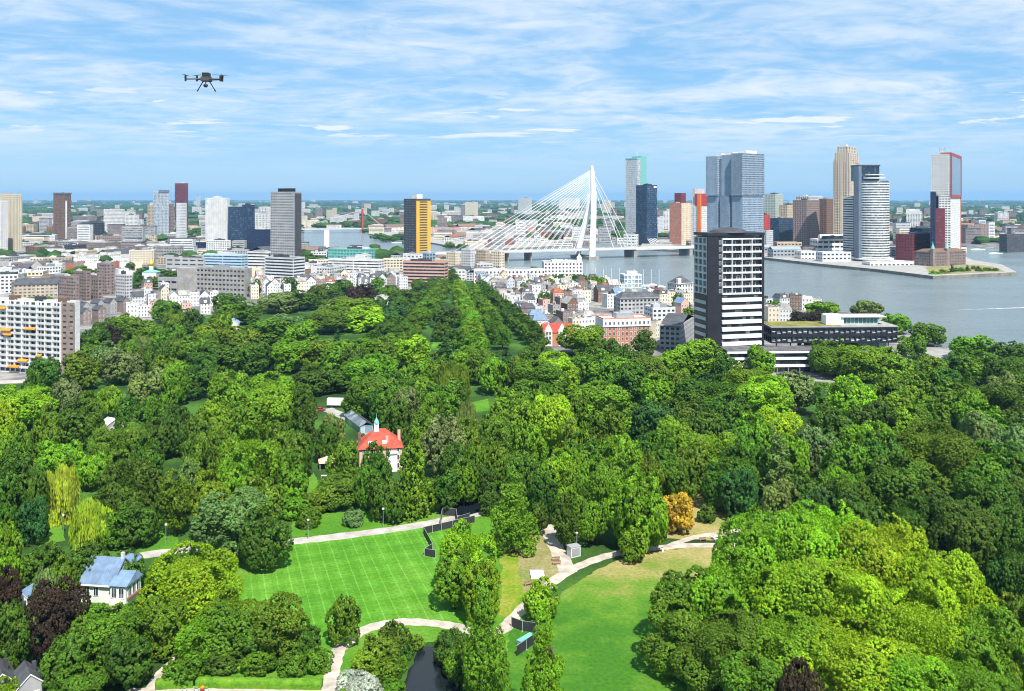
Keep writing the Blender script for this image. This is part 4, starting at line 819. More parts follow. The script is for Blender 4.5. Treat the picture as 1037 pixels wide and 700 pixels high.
# red-framed tower with the M on its roof
D = dist(269); th = 24; X, LA, LB = span(943, 963, 973, D, 58); H = zat(156, D); th = 58
o = thing('patchwork_tower', 'tall white tower with red framed glass side and a roof sign', 'tower', (X, D, 0), R(th)); foot(X, D, th, 0, LB, 0, LA); zc_ = zat(198, D)
shell(0, LB, 0, LA, zc_, H, grid(LB, H-zc_, 3.2, 3.4, .7, .6), grid(LA, H-zc_, 3.0, 3.4, .62, .5), .4).build('wall', ['white_render', 'glass_dark'], o)
shell(0.2, LB-2, .2, LA*.62, 0, zc_, grid(LB, zc_, 3.2, 3.4, .6, .5), grid(LA*.6, zc_, 4, 3.4, .7, .42), .6).build('wall', ['white_render', 'glass_dark'], o)
shell(-1.2, LB*.6, LA*.30, LA*.78, 0, zat(211, D), (4, 16, .4, .4), (5, 16, .4, .4), .4).build('red_block', ['crimson', 'glass_grey'], o); shell(-.6, LB*.8, LA*.74, LA*1.04, 0, zat(194, D), (4, 22, .5, .5), (3, 22, .5, .5), .4).build('dark_block', ['navy', 'glass_dark'], o)
f = MB(); f.box(-.6, 2.4, -1.2, .4, zc_-3, H+2); f.box(LB-2.2, LB+.6, -1.2, .4, zc_-3, H+2); f.box(2.4, LB-2.2, -1.2, .4, H-2, H+2); f.box(2.4, LB-2.2, -1.2, .4, zc_-3, zc_+1); f.build('red_frame', ['red_panel'], o)
MB().box(2.4, LB-2.2, -.6, -.1, zc_+1, H-2).build('glass_side', ['glass_grey'], o); MB().box(0, LB, 0, LA*.55, H, H+2.2).build('roof_cap', ['red_panel'], o); MB().box(LB-3.2, LB+.4, -.6, .5, 4, zc_-2.01).build('red_edge', ['red_panel'], o)
m4 = MB()
for a, b in (((0, 0), (0, 8)), ((0, 8), (3.5, 3)), ((3.5, 3), (7, 8)), ((7, 8), (7, 0))): m4.tube([(3, LA*.30+7-a[0], H+3+a[1]*.8), (3, LA*.30+7-b[0], H+3+b[1]*.8)], .4, 6)
m4.build('letter_sign', ['grey_steel'], o); MB().tube([(3, LA*.30+3.5, H), (3, LA*.30+3.5, H+6)], .3, 6).build('sign_post', ['white_steel'], o)
tw('office_block', 'dark red brick block with dark upper half right of the curved tower', 'office block', 907, 924, 945, 238, 267, 40, 'crimson', 'glass_dark', (4, .55, .45), (4, .55, .45), 4)
tw('office_block', 'navy annex behind the dark red brick block', 'office block', 921, 934, 947, 232, 262, 40, 'navy', 'glass_dark', (4, .55, .45), (4, .55, .45), 4)
o, lb, la, h, d = tw('hotel', 'old brown brick hotel with two green turrets at the pier tip', 'hotel', 926, 945, 978, 256, 273, 28, 'mauve_brick', 'glass', (3.4, .5, .5), (3.4, .5, .5), 3.8, 'brown_brick', False)
MB().hip(0, lb, 0, la, h, h+4, 0, .4, .5).build('roof', ['brown_brick'], o)
for x_, y_ in ((2, 2), (lb*.45, 2)): tb = MB().box(x_-2.2, x_+2.2, y_-2.4, y_+2, 0, h+5).build('turret', ['mauve_brick'], o); MB().lathe([(2.8, h+5), (1.8, h+8), (1.0, h+10), (.05, h+15)], 8, 0, (x_, y_)).build('turret_cap', ['copper_green'], tb)
tw('warehouse', 'red brick warehouse across the far basin', 'warehouse', 972, 980, 1001, 228, 246, 30, 'mauve_brick', 'glass_dark', (7, .4, .3), (9, .3, .3), 6)
tw('warehouse', 'dark waterside warehouse at the right edge', 'warehouse', 1012, 1020, 1052, 238, 256, 30, 'charcoal', 'glass_grey', (5, .5, .4), (5, .5, .4), 5)
for i, (a, b, c, yt, yb, wl) in enumerate(((525, 535, 538.5, 200.5, 219, 'pale_grey'), (566, 583, 587, 201, 214, 'white_render'), (471, 480, 484, 205, 221, 'cream_render'), (610, 617, 619, 203, 216, 'cream_render'), (199, 201, 203, 199, 213, 'pale_grey'), (300, 306, 309, 205, 219, 'white_render'), (1007, 1018, 1022, 215, 226, 'white_render'), (672, 677, 680, 214, 235, 'white_render'), (660, 667, 672, 220, 240, 'pale_grey'), (918, 930, 934, 212, 226, 'white_render'))):
    tw('apartment_tower', ['pale grey slab alone on the far skyline left of the bridge pylon', 'white slab far behind the bridge cables', 'cream slab far right of the yellow-sided tower', 'cream stub tower far behind the back stays of the bridge', 'thin grey tower on the horizon behind the crimson tower', 'white block far right of the dark grey tower', 'white block far off beyond the right-hand basin', 'thin white tower left of the orange brick housing tower', 'pale block right of the dark blue glass tower', 'wide white block far beyond the red-framed tower'][i], 'tower', a, b, c, yt, yb, 66, wl, 'glass', (4, .5, .5), (4, .5, .5))
# ---- the black-and-white tower with its podium and raised wing
D0 = 500.0; YAW = 14; X, LA, LB = span(703, 717, 773.5, D0, YAW); H = zat(239, D0); zs = zat(299, D0)
o = thing('residential_tower', 'black tower with white balconies and a shallow dark dome above the park trees', 'tower', (X, D0, 0), R(YAW)); foot(X, D0, YAW, 0, LB, 0, LA)
xe = LB*.195; xs = LB*.245; xb = LB*.95
MB().box(1.4, LB, 1.4, LA, 0, H-.5).build('core', ['dark_cladding'], o)
MB().box(0, xe, 0, 1.4, 0, H).build('end_wall', ['dark_cladding'], o); MB().box(xb, LB+.2, -.2, 1.4, 0, H).build('end_wall', ['dark_cladding'], o)
MB().box(xe, xs, .5, 1.4, 0, H).build('slit_wall', ['dark_cladding'], o)
MB().box(-.3, LB+.4, -.35, LA+.3, H, H+1.6).build('cornice', ['dark_cladding'], o)
MB().box(xs, xb, 1.0, 1.39, 8, H-.2).build('window_wall', ['glass_dark'], o)
nr = 8; ph = (H-1.8-zs)/nr
for j in range(nr): window(o, (xe+xs)/2, .48, zs+j*ph+.9, 0, .9, .9)
bw = (xb-xs)/4
bm_ = MB(); bm_.box(.1, bw-.1, -.9, .99, 0, .28); bm_.box(.1, bw-.1, -.95, -.8, .28, 1.05, 1); bm_.box(0, .22, -.98, .99, 0, ph-.1); BAL = bm_.mesh('balcony', ['white_paint', 'white_render'])
dm = MB(); dm.box(.4, bw*.46, .86, .97, .3, 2.7, 0); dm.quad((.52, .84, .4), (bw*.42, .84, .4), (bw*.42, .84, 2.6), (.52, .84, 2.6), 1); DOOR = dm.mesh('balcony_door', ['white_paint', 'glass'])
for i in range(4):
    for j in range(nr):
        b = link('balcony', BAL, o, (xs+i*bw, 0, zs+j*ph)); link('balcony_door', DOOR, b, ((0.2 if (i+j) % 3 else bw*.45), 0, 0))
MB().box(xs, xb, -.9, .99, H-2.2, H-1.6).build('top_band', ['white_paint'], o)
for j in range(7):
    z = 12+j*(zs-12)/7; MB().box(xs, xb, -.8, .99, z, z+2.1).build('balcony_band', ['white_paint'], o); MB().box(xs, xb, .3, .95, z+2.5, z+3.6).build('window_strip', ['glass'], o)
sf = MB(); sf.facade((-.02, LA, zs), (0, -1, 0), LA-1.4, H-zs-1, 3, nr, .8, .74, .8); sf.build('side_balconies', ['pale_grey', 'glass_grey'], o)  # white side frames toned grey: the face's shade is put into the colour
for j in range(7):
    z = 8+j*(zs-9)/7; MB().box(-.25, .3, 2.5, LA-1, z, z+1.9).build('side_band', ['pale_grey'], o)
MB().box(-.02, 1.4, 1.4, LA, 0, zs-.2).build('side_wall', ['dark_cladding'], o)
MB().lathe([(LA*.62, H+1.6), (LA*.6, H+2.3), (LA*.46, H+3.4), (LA*.26, H+4.2), (.01, H+4.6)], 28, 0, (LB*.5, LA*.5)).build('dome', ['charcoal'], o, smooth=True)
# podium
X = gx(736, 489); o = thing('podium_building', 'low white banded building with steel truss at the foot of the black tower', 'building', (X, 486, 0), R(3)); PW = 62
FOOT.append((X+30, 492, 30))
MB().box(0, PW, 1.2, 14, 0, 11.5).build('wall', ['glass_dark'], o)
for z in (10.6, 7.0, 3.0): MB().box(-.5, PW+.5, -.6, 1.19, z, z+1.15).build('white_band', ['white_paint'], o)
mb = MB().box(-.6, PW+.6, -.6, 14.5, 11.8, 12.1).build('roof', ['bitumen'], o)
t = MB()
for i in range(8): t.tube([(1+i*3.2, -.9, 3.9), (2.6+i*3.2, -.9, 6.6)], .16, 5); t.tube([(2.6+i*3.2, -.9, 6.6), (4.2+i*3.2, -.9, 3.9)], .16, 5)
t.build('truss', ['white_steel'], o)
for i in range(10): MB().tube([(2+i*6.3, -.3, 0), (2+i*6.3, -.3, 2.6)], .25, 8).build('column', ['concrete'], o)
# raised black wing with a moss roof
Z0, Z1 = 13.0, 22.0; DW = 505; X = gx(781, DW); o = thing('raised_wing', 'long black gridded slab raised on stilts with a moss roof', 'building', (X, DW, 0), R(2)); W_ = gx(911, DW)-X
FOOT.append((X+20, DW+10, 22)); FOOT.append((X+52, DW+10, 22))
s = MB(); shell(0, W_, 0, 20, Z0, Z1, (24, 2, .78, .62), (6, 2, .78, .62), .9, True, s); s.build('wall', ['dark_cladding', 'glass_grey'], o)
ms_ = MB(); 
for i in range(24):
    for j in range(2): ms_.box(W_*(i+.2)/24, W_*(i+.8)/24, -.12, .3, Z0+j*4.5+1.2+(i*7+j*5) % 3*.5, Z0+j*4.5+1.34+(i*7+j*5) % 3*.5)
ms_.build('balcony_rails', ['white_paint'], o)
tag(o.children[-1], None, None, None, 'stuff')
MB().box(-.3, W_+.3, -.3, 20.3, Z1, Z1+.5).build('roof', ['grey_steel'], o); MB().box(.6, W_*.56, .6, 19.4, Z1+.5, Z1+.75).build('moss_bed', ['moss_roof'], o); MB().box(W_*.56, W_-.6, .6, 19.4, Z1+.5, Z1+.7).build('roof_gravel', ['gravel_roof'], o)
MB().box(W_*.46, W_*.60, 5, 12, Z1+.75, Z1+6.2).build('roof_cabin', ['white_paint'], o)
pv = shell(W_*.60+.05, W_*.88, 6, 15, Z1+.7, Z1+5, (9, 1, .85, .8), (3, 1, .85, .8), .3).build('roof_pavilion', ['pale_grey', 'glass_green'], o); MB().box(W_*.58, W_*.94, 4, 17, Z1+5.01, Z1+5.4).build('pavilion_roof', ['pale_grey'], pv)
for i in range(9): MB().tube([(4+i*(W_-8)/8, 3, 0), (4+i*(W_-8)/8, 3, Z0)], .4, 8).build('stilt', ['concrete'], o)
MB().box(W_*.35, W_-4, 5, 16, 0, Z0-.1).build('ground_floor', ['glass_pale'], o); MB().box(W_*.62, W_-6, 4.2, 4.99, 3, 9).build('white_screen', ['white_paint'], o)
# ---- white apartment slab at the left edge
Da = 474; th = 72; X, LA, LB = span(-60, 75.5, 81, Da, th); H = zat(307, Da)
o = thing('apartment_slab', 'white apartment slab with balconies, orange awnings and a brick end panel', 'apartment building', (X, Da, 0), R(th)); foot(X, Da, th, 0, LB, 0, LA)
nf = 13; fh = H/nf; ybk = 9.0; nb = 8; bw = (51-ybk)/nb
MB().box(.9, LB, 0, LA, 0, H).build('core', ['white_render'], o)
bp = MB(); bp.facade((0, ybk, 1.5), (0, -1, 0), ybk, H-1.5, 2, nf, .5, .36, .2); bp.build('brick_panel', ['mauve_brick', 'glass'], o)
ww = MB(); ww.facade((.5, LA, 0), (0, -1, 0), LA-ybk-.1, H, 24, nf, .8, .55, .35); ww.build('window_wall', ['white_render', 'glass_dark'], o)
q = MB(); q.box(-1.0, .49, 0, bw-.25, 0, .22); q.box(-1.05, -.9, 0, bw-.25, .22, 1.2, 1); SB = q.mesh('balcony', ['white_paint', 'pale_grey'])
for i in range(nb):
    for j in range(1, nf): link('balcony', SB, o, (0, ybk+.12+i*bw, j*fh))
for i in range(nb+1): MB().box(-1.1, .49, ybk+i*bw-.12, ybk+i*bw+.08, fh*.9, H+.4).build('fin', ['white_paint'], o)
for i, (px, py, n) in enumerate(((5, 312, 1.6), (8, 334, 2.6), (10, 338.5, 2), (33, 333, 2.6), (42, 360, 1), (25, 365, 2.4), (16, 371, 2.6))):
    t_ = (px-CX)/F; yl = (X-t_*Da)/(sin(R(th))+t_*cos(R(th))); dd = Da+yl*cos(R(th)); z = zat(py, dd); n *= bw*.55
    aw = MB(); aw.quad((-.95, yl-n/2, z+.9), (-.95, yl+n/2, z+.9), (-2.2, yl+n/2, z), (-2.2, yl-n/2, z)); aw.quad((-2.2, yl-n/2, z-.3), (-2.2, yl-n/2, z), (-2.2, yl+n/2, z), (-2.2, yl+n/2, z-.3)); aw.quad((-.95, yl-n/2, z+.82), (-2.2, yl-n/2, z-.08), (-2.2, yl+n/2, z-.08), (-.95, yl+n/2, z+.82)); aw.build('awning', ['orange_cloth'], o)
eb = MB(); eb.facade((0.9, -.02, 0), (1, 0, 0), LB-.9, H, 2, nf, .8, .6, .9); eb.build('end_wall', ['pale_grey', 'glass_grey'], o)
flat_roof(o, .9, LB, 0, LA, H, 'white_render', 'bitumen', False)
for a in (6, 22, 40, 60): MB().box(3, LB-3, a, a+6, H+.1, H+2.6).build('roof_hut', ['brown_brick' if a != 22 else 'charcoal'], o)
# ---- stepped brown flats and the row of dark gables behind the slab
for i, (a, b, c, yt, yb) in enumerate(((60, 74, 80, 281, 308), (74, 87, 92, 276, 305), (88, 99, 104, 280, 303), (98, 108, 116, 268, 299))):
    tw('apartment_block', ['leftmost', 'second', 'third', 'rightmost and tallest'][i]+' of the stepped brown brick flats behind the white slab', 'apartment block', a, b, c, yt, yb, 58, 'mauve_brick', 'glass', (3.6, .7, .45), (3.6, .5, .45), 3.1, 'gravel_roof', group='stepped brown flats')
o, lb, la, h, d = tw('apartment_block', 'white flats with balconies left of the gold-domed church', 'apartment block', 117, 128, 134, 279, 302, 58, 'pale_grey', 'glass', (3.4, .7, .5), (3.4, .6, .5), 3.1)
# ---- church with a golden onion dome
D = dist(286); X = gx(151, D); o = thing('church', 'small white church with a turquoise roof and golden onion dome', 'church', (X, D, 0)); FOOT.append((X, D+5, 9)); h = zat(276, D)
MB().box(-8, 8, 0, 12, 0, h).build('wall', ['white_render'], o); MB().hip(-8, 8, 0, 12, h, h+3, 0, .5).build('roof', ['teal_panel'], o); MB().lathe([(2.4, h+2), (2.4, h+7)], 12, 0, (0, 6)).build('drum', ['white_render'], o)
MB().lathe([(1.6, h+7), (3.0, h+8.6), (3.1, h+10), (2.0, h+12), (.7, h+13.6), (.1, h+17)], 14, 0, (0, 6)).build('onion_dome', ['gold'], o, smooth=True)
for i in range(4): window(o, -6+i*4, -.02, 2.5, 0, .7, 1.4)
# ---- houses
ht = random.Random(3)
def house(X, Y, yaw, w_, d_, h_, roof, wall, rmat, px, py, zone, wins=True):
    col = {'white_render': 'white', 'cream_render': 'cream', 'grey_render': 'grey', 'pale_grey': 'pale grey', 'red_brick': 'red brick', 'orange_brick': 'orange brick', 'brown_brick': 'brown brick', 'mauve_brick': 'mauve brick', 'pink_render': 'pink'}[wall]
    rn = {'slate': 'slate', 'orange_tile': 'orange', 'bitumen': 'black', 'gravel_roof': 'grey', 'zinc': 'blue-grey', 'brown_brick': 'brown'}[rmat]
    o = empty('town_house', (X, Y, 0), yaw); st = 3.2; nf = max(2, round(h_/st)); nc = max(2, round(w_/2.6))
    mb = MB().box(0, w_, 0, d_, 0, h_, 0, 'b')
    if roof == 'gx':
        for x in (0, w_): mb.poly([(x, 0, h_), (x, d_, h_), (x, d_/2, h_+d_*.38)] if x else [(x, d_, h_), (x, 0, h_), (x, d_/2, h_+d_*.38)])
    if roof == 'gy':
        for y in (0, d_): mb.poly([(0, y, h_), (w_, y, h_), (w_/2, y, h_+w_*.5)] if not y else [(w_, y, h_), (0, y, h_), (w_/2, y, h_+w_*.5)])
    mb.build('wall', [wall], o)
    if roof == 'gx': ro = MB().gable(0, w_, 0, d_, h_, h_+d_*.38+.15, 'x', ov=.3).build('roof', [rmat], o)
    elif roof == 'gy': ro = MB().gable(0, w_, 0, d_, h_, h_+w_*.5+.15, 'y', ov=.3).build('roof', [rmat], o)
    elif roof == 'm': ro = MB().hip(0, w_, 0, d_, h_, h_+3.2, 0, .25, .62).build('roof', [rmat], o)
    else:
        ro = flat_roof(o, 0, w_, 0, d_, h_, wall, rmat, False, par=.5)
        for k in range(ht.choice([1, 1, 2])):
            a, b = w_*ht.uniform(.1, .6), d_*ht.uniform(.15, .6); MB().box(a, a+ht.uniform(1, 2.6), b, b+ht.uniform(1, 2.8), h_+.13, h_+ht.uniform(.8, 2.6)).build('roof_hut', [ht.choice(['pale_grey', 'charcoal', 'grey_steel', 'white_render'])], ro)
    cx, cy = w_*ht.uniform(.15, .85), d_*ht.uniform(.4, .7); MB().box(cx-.5, cx+.5, cy-.35, cy+.35, h_-.5, h_+ht.uniform(2.2, 4.5) if roof != 'f' else h_+2).build('chimney', [ht.choice(['brown_brick', 'red_brick', 'charcoal'])], o)
    if roof in ('gx', 'm') and ht.random() < .7: MB().box(w_*.35, w_*.65, .2, d_*.35, h_+.1, h_+2.1).build('dormer', ['white_paint'], o)
    if wins:
        for i in range(nc):
            for j in range(nf): window(o, w_*(i+.5)/nc, -.02, h_*j/nf+.8, 0, .72, .72)
        if abs(cos(yaw)) < .5:                           # the end that looks towards the park
            k = w_ if sin(yaw) < 0 else 0
            for i in range(3):
                for j in range(nf): window(o, k+(.02 if k else -.02), d_*(i+.5)/3, h_*j/nf+.8, pi/2 if k else -pi/2, .7, .7)
    fm = {'gx': 'pitched', 'gy': 'gabled', 'm': 'mansard', 'f': 'flat-topped'}[roof]
    register(o, f'{col} {rn}-roofed {fm} house', 'house', zone, px, py); return o
PAL = ['white_render']*3+['pale_grey']*3+['cream_render']*2+['grey_render']*3+['red_brick', 'mauve_brick', 'mauve_brick', 'brown_brick', 'pink_render']
def free(x, y, r): return all((x-a)**2+(y-b)**2 > (r+c)**2 for a, b, c in FOOT)
def row(p0, p1, facing, zone, wr=(6, 10), hr=(8.5, 13), pal=PAL, roofs=('gx', 'm', 'f', 'f', 'f', 'f', 'f', 'f', 'gy'), rm=('slate', 'slate', 'bitumen', 'gravel_roof', 'slate', 'gravel_roof', 'gravel_roof', 'brown_brick', 'slate', 'zinc', 'bitumen', 'orange_tile'), wins=True):
    (xa, ya), (xb, yb) = gnd(*p0), gnd(*p1); Ld = hypot(xb-xa, yb-ya); ux, uy = (xb-xa)/Ld, (yb-ya)/Ld; s = 0
    while s < Ld-5:
        w_ = ht.uniform(*wr); d_ = ht.uniform(9, 12.5); h_ = ht.uniform(*hr); wall = ht.choice(pal); rf = ht.choice(roofs); rm_ = ht.choice(rm)
        if rf == 'f' and rm_ == 'orange_tile': rm_ = 'gravel_roof'
        x, y = xa+ux*s, ya+uy*s; yaw = atan2(uy, ux)
        nx, ny = -uy, ux; cx, cy = x+ux*w_/2+nx*d_/2, y+uy*w_/2+ny*d_/2
        if free(cx, cy, 3.6) and not inside(RIVER, *pix(cx, cy)):
            px, py = pix(cx, cy, h_); house(x, y, yaw, w_, d_, h_, rf, wall, rm_, px, py, zone, wins); FOOT.append((cx, cy, 4.4))
        s += w_+.02 if ht.random() < .9 else w_+3
Z = 'town houses right of the avenue'; ZL = 'town houses left of the avenue'
o = thing('gabled_house', 'red brick house with orange roof and white stepped gables at the avenue end', 'house', (gx(550, 573), 573, 0), R(8)); W_ = 20; FOOT.append((gx(550, 573)+10, 578, 12))
mb = MB().box(0, W_, 0, 11, 0, 9); mb.build('wall', ['orange_brick'], o); MB().gable(0, W_, 0, 11, 9, 14).build('roof', ['red_tile'], o)
for x_ in (1, 10): 
    g_ = MB(); g_.poly([(x_, -.4, 0), (x_+5, -.4, 0), (x_+5, -.4, 10), (x_+4, -.4, 12), (x_+2.5, -.4, 14.5), (x_+1, -.4, 12), (x_, -.4, 10)]); g_.poly([(x_, .6, 0), (x_, .6, 10), (x_+1, .6, 12), (x_+2.5, .6, 14.5), (x_+4, .6, 12), (x_+5, .6, 10), (x_+5, .6, 0)])
    c_ = [(x_, 0), (x_+5, 0), (x_+5, 10), (x_+4, 12), (x_+2.5, 14.5), (x_+1, 12), (x_, 10)]
    for a, b in zip(c_, c_[1:]+c_[:1]): g_.quad((a[0], -.4, a[1]), (a[0], .6, a[1]), (b[0], .6, b[1]), (b[0], -.4, b[1]))
    g2 = g_.build('gable', ['white_render'], o)
    for j in range(3): window(o, x_+1.5, -.42, 1.2+3*j); window(o, x_+3.5, -.42, 1.2+3*j)
row((482, 289), (547, 350), 'left', Z, (6, 9), (11, 15))
for p0, p1 in (((560, 340), (604, 338)), ((540, 336), (603, 332)), ((532, 326), (604, 322)), ((524, 317), (604, 313)), ((518, 309.5), (622, 306)), ((510, 303.5), (640, 300.5)), ((505, 298), (626, 296)), ((498, 293.5), (626, 291.5)), ((492, 289.5), (560, 288.5)), ((656, 303), (676, 302)), ((690, 321), (702, 320)), ((664, 342), (672, 340)), ((615, 312), (655, 310)), ((668, 310), (700, 308)), ((776, 318), (800, 317)), ((800, 314), (838, 315)), ((778, 326), (800, 326))):
    row(p0, p1, 'cam', Z)
for p0, p1 in (((128, 322), (224, 317)), ((134, 314), (222, 309)), ((146, 305), (178, 303)), ((146, 300), (180, 298)), ((254, 303), (300, 301)), ((250, 297), (410, 293)), ((256, 292), (330, 290.5)), ((330, 291), (408, 288.5)), ((300, 286), (408, 283.5)), ((260, 288), (272, 287.5))):
    row(p0, p1, 'cam', ZL, pal=['white_render']*4+['pale_grey']*4+['mauve_brick']+['cream_render', 'pink_render', 'grey_render'], roofs=('gy', 'gx', 'm', 'f', 'f', 'f'))
for p0, p1 in (((62, 268), (134, 266.5)), ((60, 262), (132, 261))):
    row(p0, p1, 'cam', ZL, wr=(8, 12), pal=['white_render'], roofs=('gx',), rm=('gravel_roof',))
for p0, p1 in (((0, 281), (58, 279)), ((62, 275), (142, 273)), ((0, 273.5), (60, 272)), ((255, 281), (272, 280.5)), ((305, 280), (332, 279)), ((170, 283), (200, 282)), ((120, 284), (138, 283))):
    row(p0, p1, 'cam', ZL, wr=(9, 16), hr=(9, 13), wins=False)
row((84, 322), (132, 316), 'cam', ZL, (5.5, 6.5), (9, 10.5), ['grey_render', 'mauve_brick'], ('gy',), ('slate',))
row((84, 329), (118, 325), 'cam', ZL, (5.5, 6.5), (9, 10.5), ['grey_render', 'mauve_brick'], ('gy',), ('slate',))
# ---- generic city blocks beyond
CB = random.Random(11)
def city(n, px0, px1, py0, py1, hr, wr, pal, zone):
    made = 0; tries = 0
    while made < n and tries < n*30:
        tries += 1; px = CB.uniform(px0, px1); py = CB.uniform(py0, py1); D = dist(py); x = gx(px, D)
        w_ = CB.uniform(*wr); d_ = CB.uniform(.4, .7)*w_; h_ = CB.uniform(*hr); rr = (w_+d_)/4
        if not free(x, D, rr*.9): continue
        bad = False
        for a, b in ((-w_, -d_), (w_, -d_), (-w_, d_), (w_, d_), (0, 0)):
            q = pix(x+a*.6, D+b*.6)
            if inside(RIVER, *q): bad = True
        if bad: continue
        FOOT.append((x, D, rr)); made += 1
        wall = CB.choice(pal); yaw = CB.choice([8, 12, -18, 70, 66, 20])
        o = empty('city_block', (x, D, 0), R(yaw)); hw, hd = w_/2, d_/2
        shell(-hw, hw, -hd, hd, 0, h_, grid(w_, h_, 3.8, 3.3, .6, .5), grid(d_, h_, 3.8, 3.3, .6, .5), .3).build('wall', [wall, CB.choice(['glass', 'glass_dark', 'glass_grey'])], o)
        if h_ < 13 and CB.random() < .5: rm_ = CB.choice(['orange_tile', 'slate', 'slate', 'slate', 'brown_brick', 'brown_brick']); MB().gable(-hw, hw, -hd, hd, h_, h_+d_*.22).build('roof', [rm_], o); rd = {'orange_tile': 'orange-roofed', 'slate': 'slate-roofed', 'brown_brick': 'brown-roofed'}[rm_]
        else: flat_roof(o, -hw, hw, -hd, hd, h_, wall, CB.choice(['gravel_roof', 'bitumen', 'pale_grey']), True, made); rd = 'flat-topped'
        col = {'white_render': 'white', 'cream_render': 'cream', 'grey_render': 'grey', 'pale_grey': 'pale grey', 'red_brick': 'red brick', 'brown_brick': 'brown brick', 'mauve_brick': 'mauve brick', 'pink_render': 'pink', 'charcoal': 'charcoal', 'tan_stone': 'tan'}[wall]
        p = pix(x, D, h_); register(o, f"{'low ' if h_ < 13 else 'tall '}{col} {rd} block", 'building', zone, *p)
P1 = ['white_render', 'pale_grey', 'tan_stone', 'grey_render', 'grey_render', 'brown_brick', 'mauve_brick', 'mauve_brick', 'brown_brick', 'cream_render', 'charcoal', 'tan_stone', 'red_brick']
city(14, 0, 60, 272, 300, (9, 18), (22, 40), P1, 'city blocks on the left'); city(46, -20, 300, 240, 270, (8, 20), (24, 60), P1, 'city blocks on the left')
city(40, -20, 300, 224, 240, (10, 26), (40, 90), P1, 'city blocks on the left')
city(14, 305, 410, 258, 284, (8, 15), (20, 40), ['white_render', 'pale_grey', 'cream_render'], 'city blocks by the river')
city(16, 440, 500, 258, 284, (8, 17), (18, 36), ['white_render', 'pale_grey', 'cream_render', 'pink_render'], 'city blocks by the river')
city(34, 384, 600, 232, 250, (8, 16), (30, 60), ['white_render', 'cream_render', 'pale_grey', 'pink_render', 'red_brick'], 'island blocks')
city(30, 300, 640, 214, 232, (10, 26), (50, 110), ['white_render', 'cream_render', 'pale_grey', 'red_brick'], 'city blocks across the river')
city(24, 650, 860, 238, 256, (6, 14), (24, 50), P1, 'pier blocks'); city(24, 975, 1050, 214, 244, (8, 18), (40, 90), P1, 'city blocks beyond the basin'); city(20, 620, 980, 214, 236, (8, 24), (50, 90), P1, 'city blocks across the river')
# ---- cable-stayed bridge
bx0, by0, bx1, by1 = -70.0, 1316.0, 300.0, 1478.0; BA = atan2(by1-by0, bx1-bx0); s0 = (114-bx0)/cos(BA)
o = thing('cable_stayed_bridge', 'white cable-stayed bridge with a bent two-legged pylon across the river', 'bridge', (bx0+s0*cos(BA), by0+s0*sin(BA), 0), BA)
ZD = 15.5; PT = 146.0
def deck(name, a, b, hw, zt, th, m): return MB().box(a, b, -hw, hw, zt-th, zt).build(name, [m], o)
deck('deck', -s0-60, 84, 16.5, ZD, 2.6, 'pale_grey'); deck('deck', 84.3, 300, 16, ZD-.6, 2.8, 'pale_grey'); MB().box(-s0-60, 84, -16.8, -16.51, ZD-1.4, ZD+1.1).build('parapet', ['white_paint'], o)
MB().box(-s0-60, 84, -8, 8, ZD+.01, ZD+.06).build('carriageway', ['asphalt'], o)
for sg in (-1, 1): MB().tube([(0, sg*25, 1), (2, sg*22, ZD+2), (10, sg*11, 66), (14.5, sg*3.6, 102), (12.5, sg*1.5, PT)], [5.0, 4.6, 4.6, 4.2, 1.8], 8).build('pylon_leg', ['white_paint'], o)
MB().box(11.6, 16.2, -3, 3, 98, 138).build('cable_head', ['white_paint'], o); MB().box(-9, 9, -31, 31, 0, 5).build('pier_base', ['concrete'], o)
for sg in (-1, 1):
    for k in range(16):
        MB().tube([(12.0, sg*2.4, 100+k*2.6), (-26-k*(s0-14)/15, sg*14, ZD)], .26, 5, cap=False).build('stay_cable', ['white_paint'], o)
    for k in range(2): MB().tube([(15, sg*2.2, 124+k*9), (60+k*22, sg*14, ZD)], .55, 5, cap=False).build('back_stay', ['white_steel'], o)
for a in (84, 190, 290): MB().box(a-3, a+3, -15, 15, 0, ZD-3.5).build('deck_pier', ['concrete'], o)
for i in range(5): MB().box(-s0-50+i*38, -s0-48+i*38, -12, 12, 0, ZD-2.7).build('deck_pier', ['concrete'], o)
# red-pylon bridge upstream and the far arched viaduct
D = 2430; o = thing('suspension_bridge', 'distant low bridge with one red double pylon', 'bridge', (gx(367, D), D, 0), R(14))
for sg in (-1, 1): MB().tube([(0, sg*9, 0), (0, sg*8, 64)], [3.0, 2.2], 6).build('pylon', ['red_panel'], o)
MB().box(-3, 3, -10, 10, 50, 54).build('crossbeam', ['red_panel'], o); MB().box(-190, 30, -9, 9, 9, 12).build('deck', ['pale_grey'], o); MB().box(-6, 6, -16, 16, 0, 6).build('pier_base', ['concrete'], o)
for sg in (-1, 1): MB().tube([(0, sg*8, 62), (-170, sg*8, 13)], .3, 5).build('stay_cable', ['pale_grey'], o); MB().tube([(0, sg*8, 62), (60, sg*8, 12)], .3, 5).build('stay_cable', ['pale_grey'], o)
D = 1640; o = thing('mooring_mast', 'tall white pillar standing at the river bend', 'pillar', (gx(331, D), D, 0)); MB().box(-4, 4, -4, 4, 0, zat(233, D)).build('shaft', ['white_paint'], o); MB().box(-5, 5, -5, 5, 0, 4).build('base', ['concrete'], o)
D = 3700; o = thing('viaduct', 'far grey railway viaduct of many arches', 'bridge', (gx(425, D), D, 0), R(-2)); MB().box(0, 300, 0, 10, 14, 18).build('deck', ['concrete'], o)
for i in range(16): MB().box(i*19, i*19+5, 0, 10, 0, 13.9).build('arch_pier', ['concrete'], o)
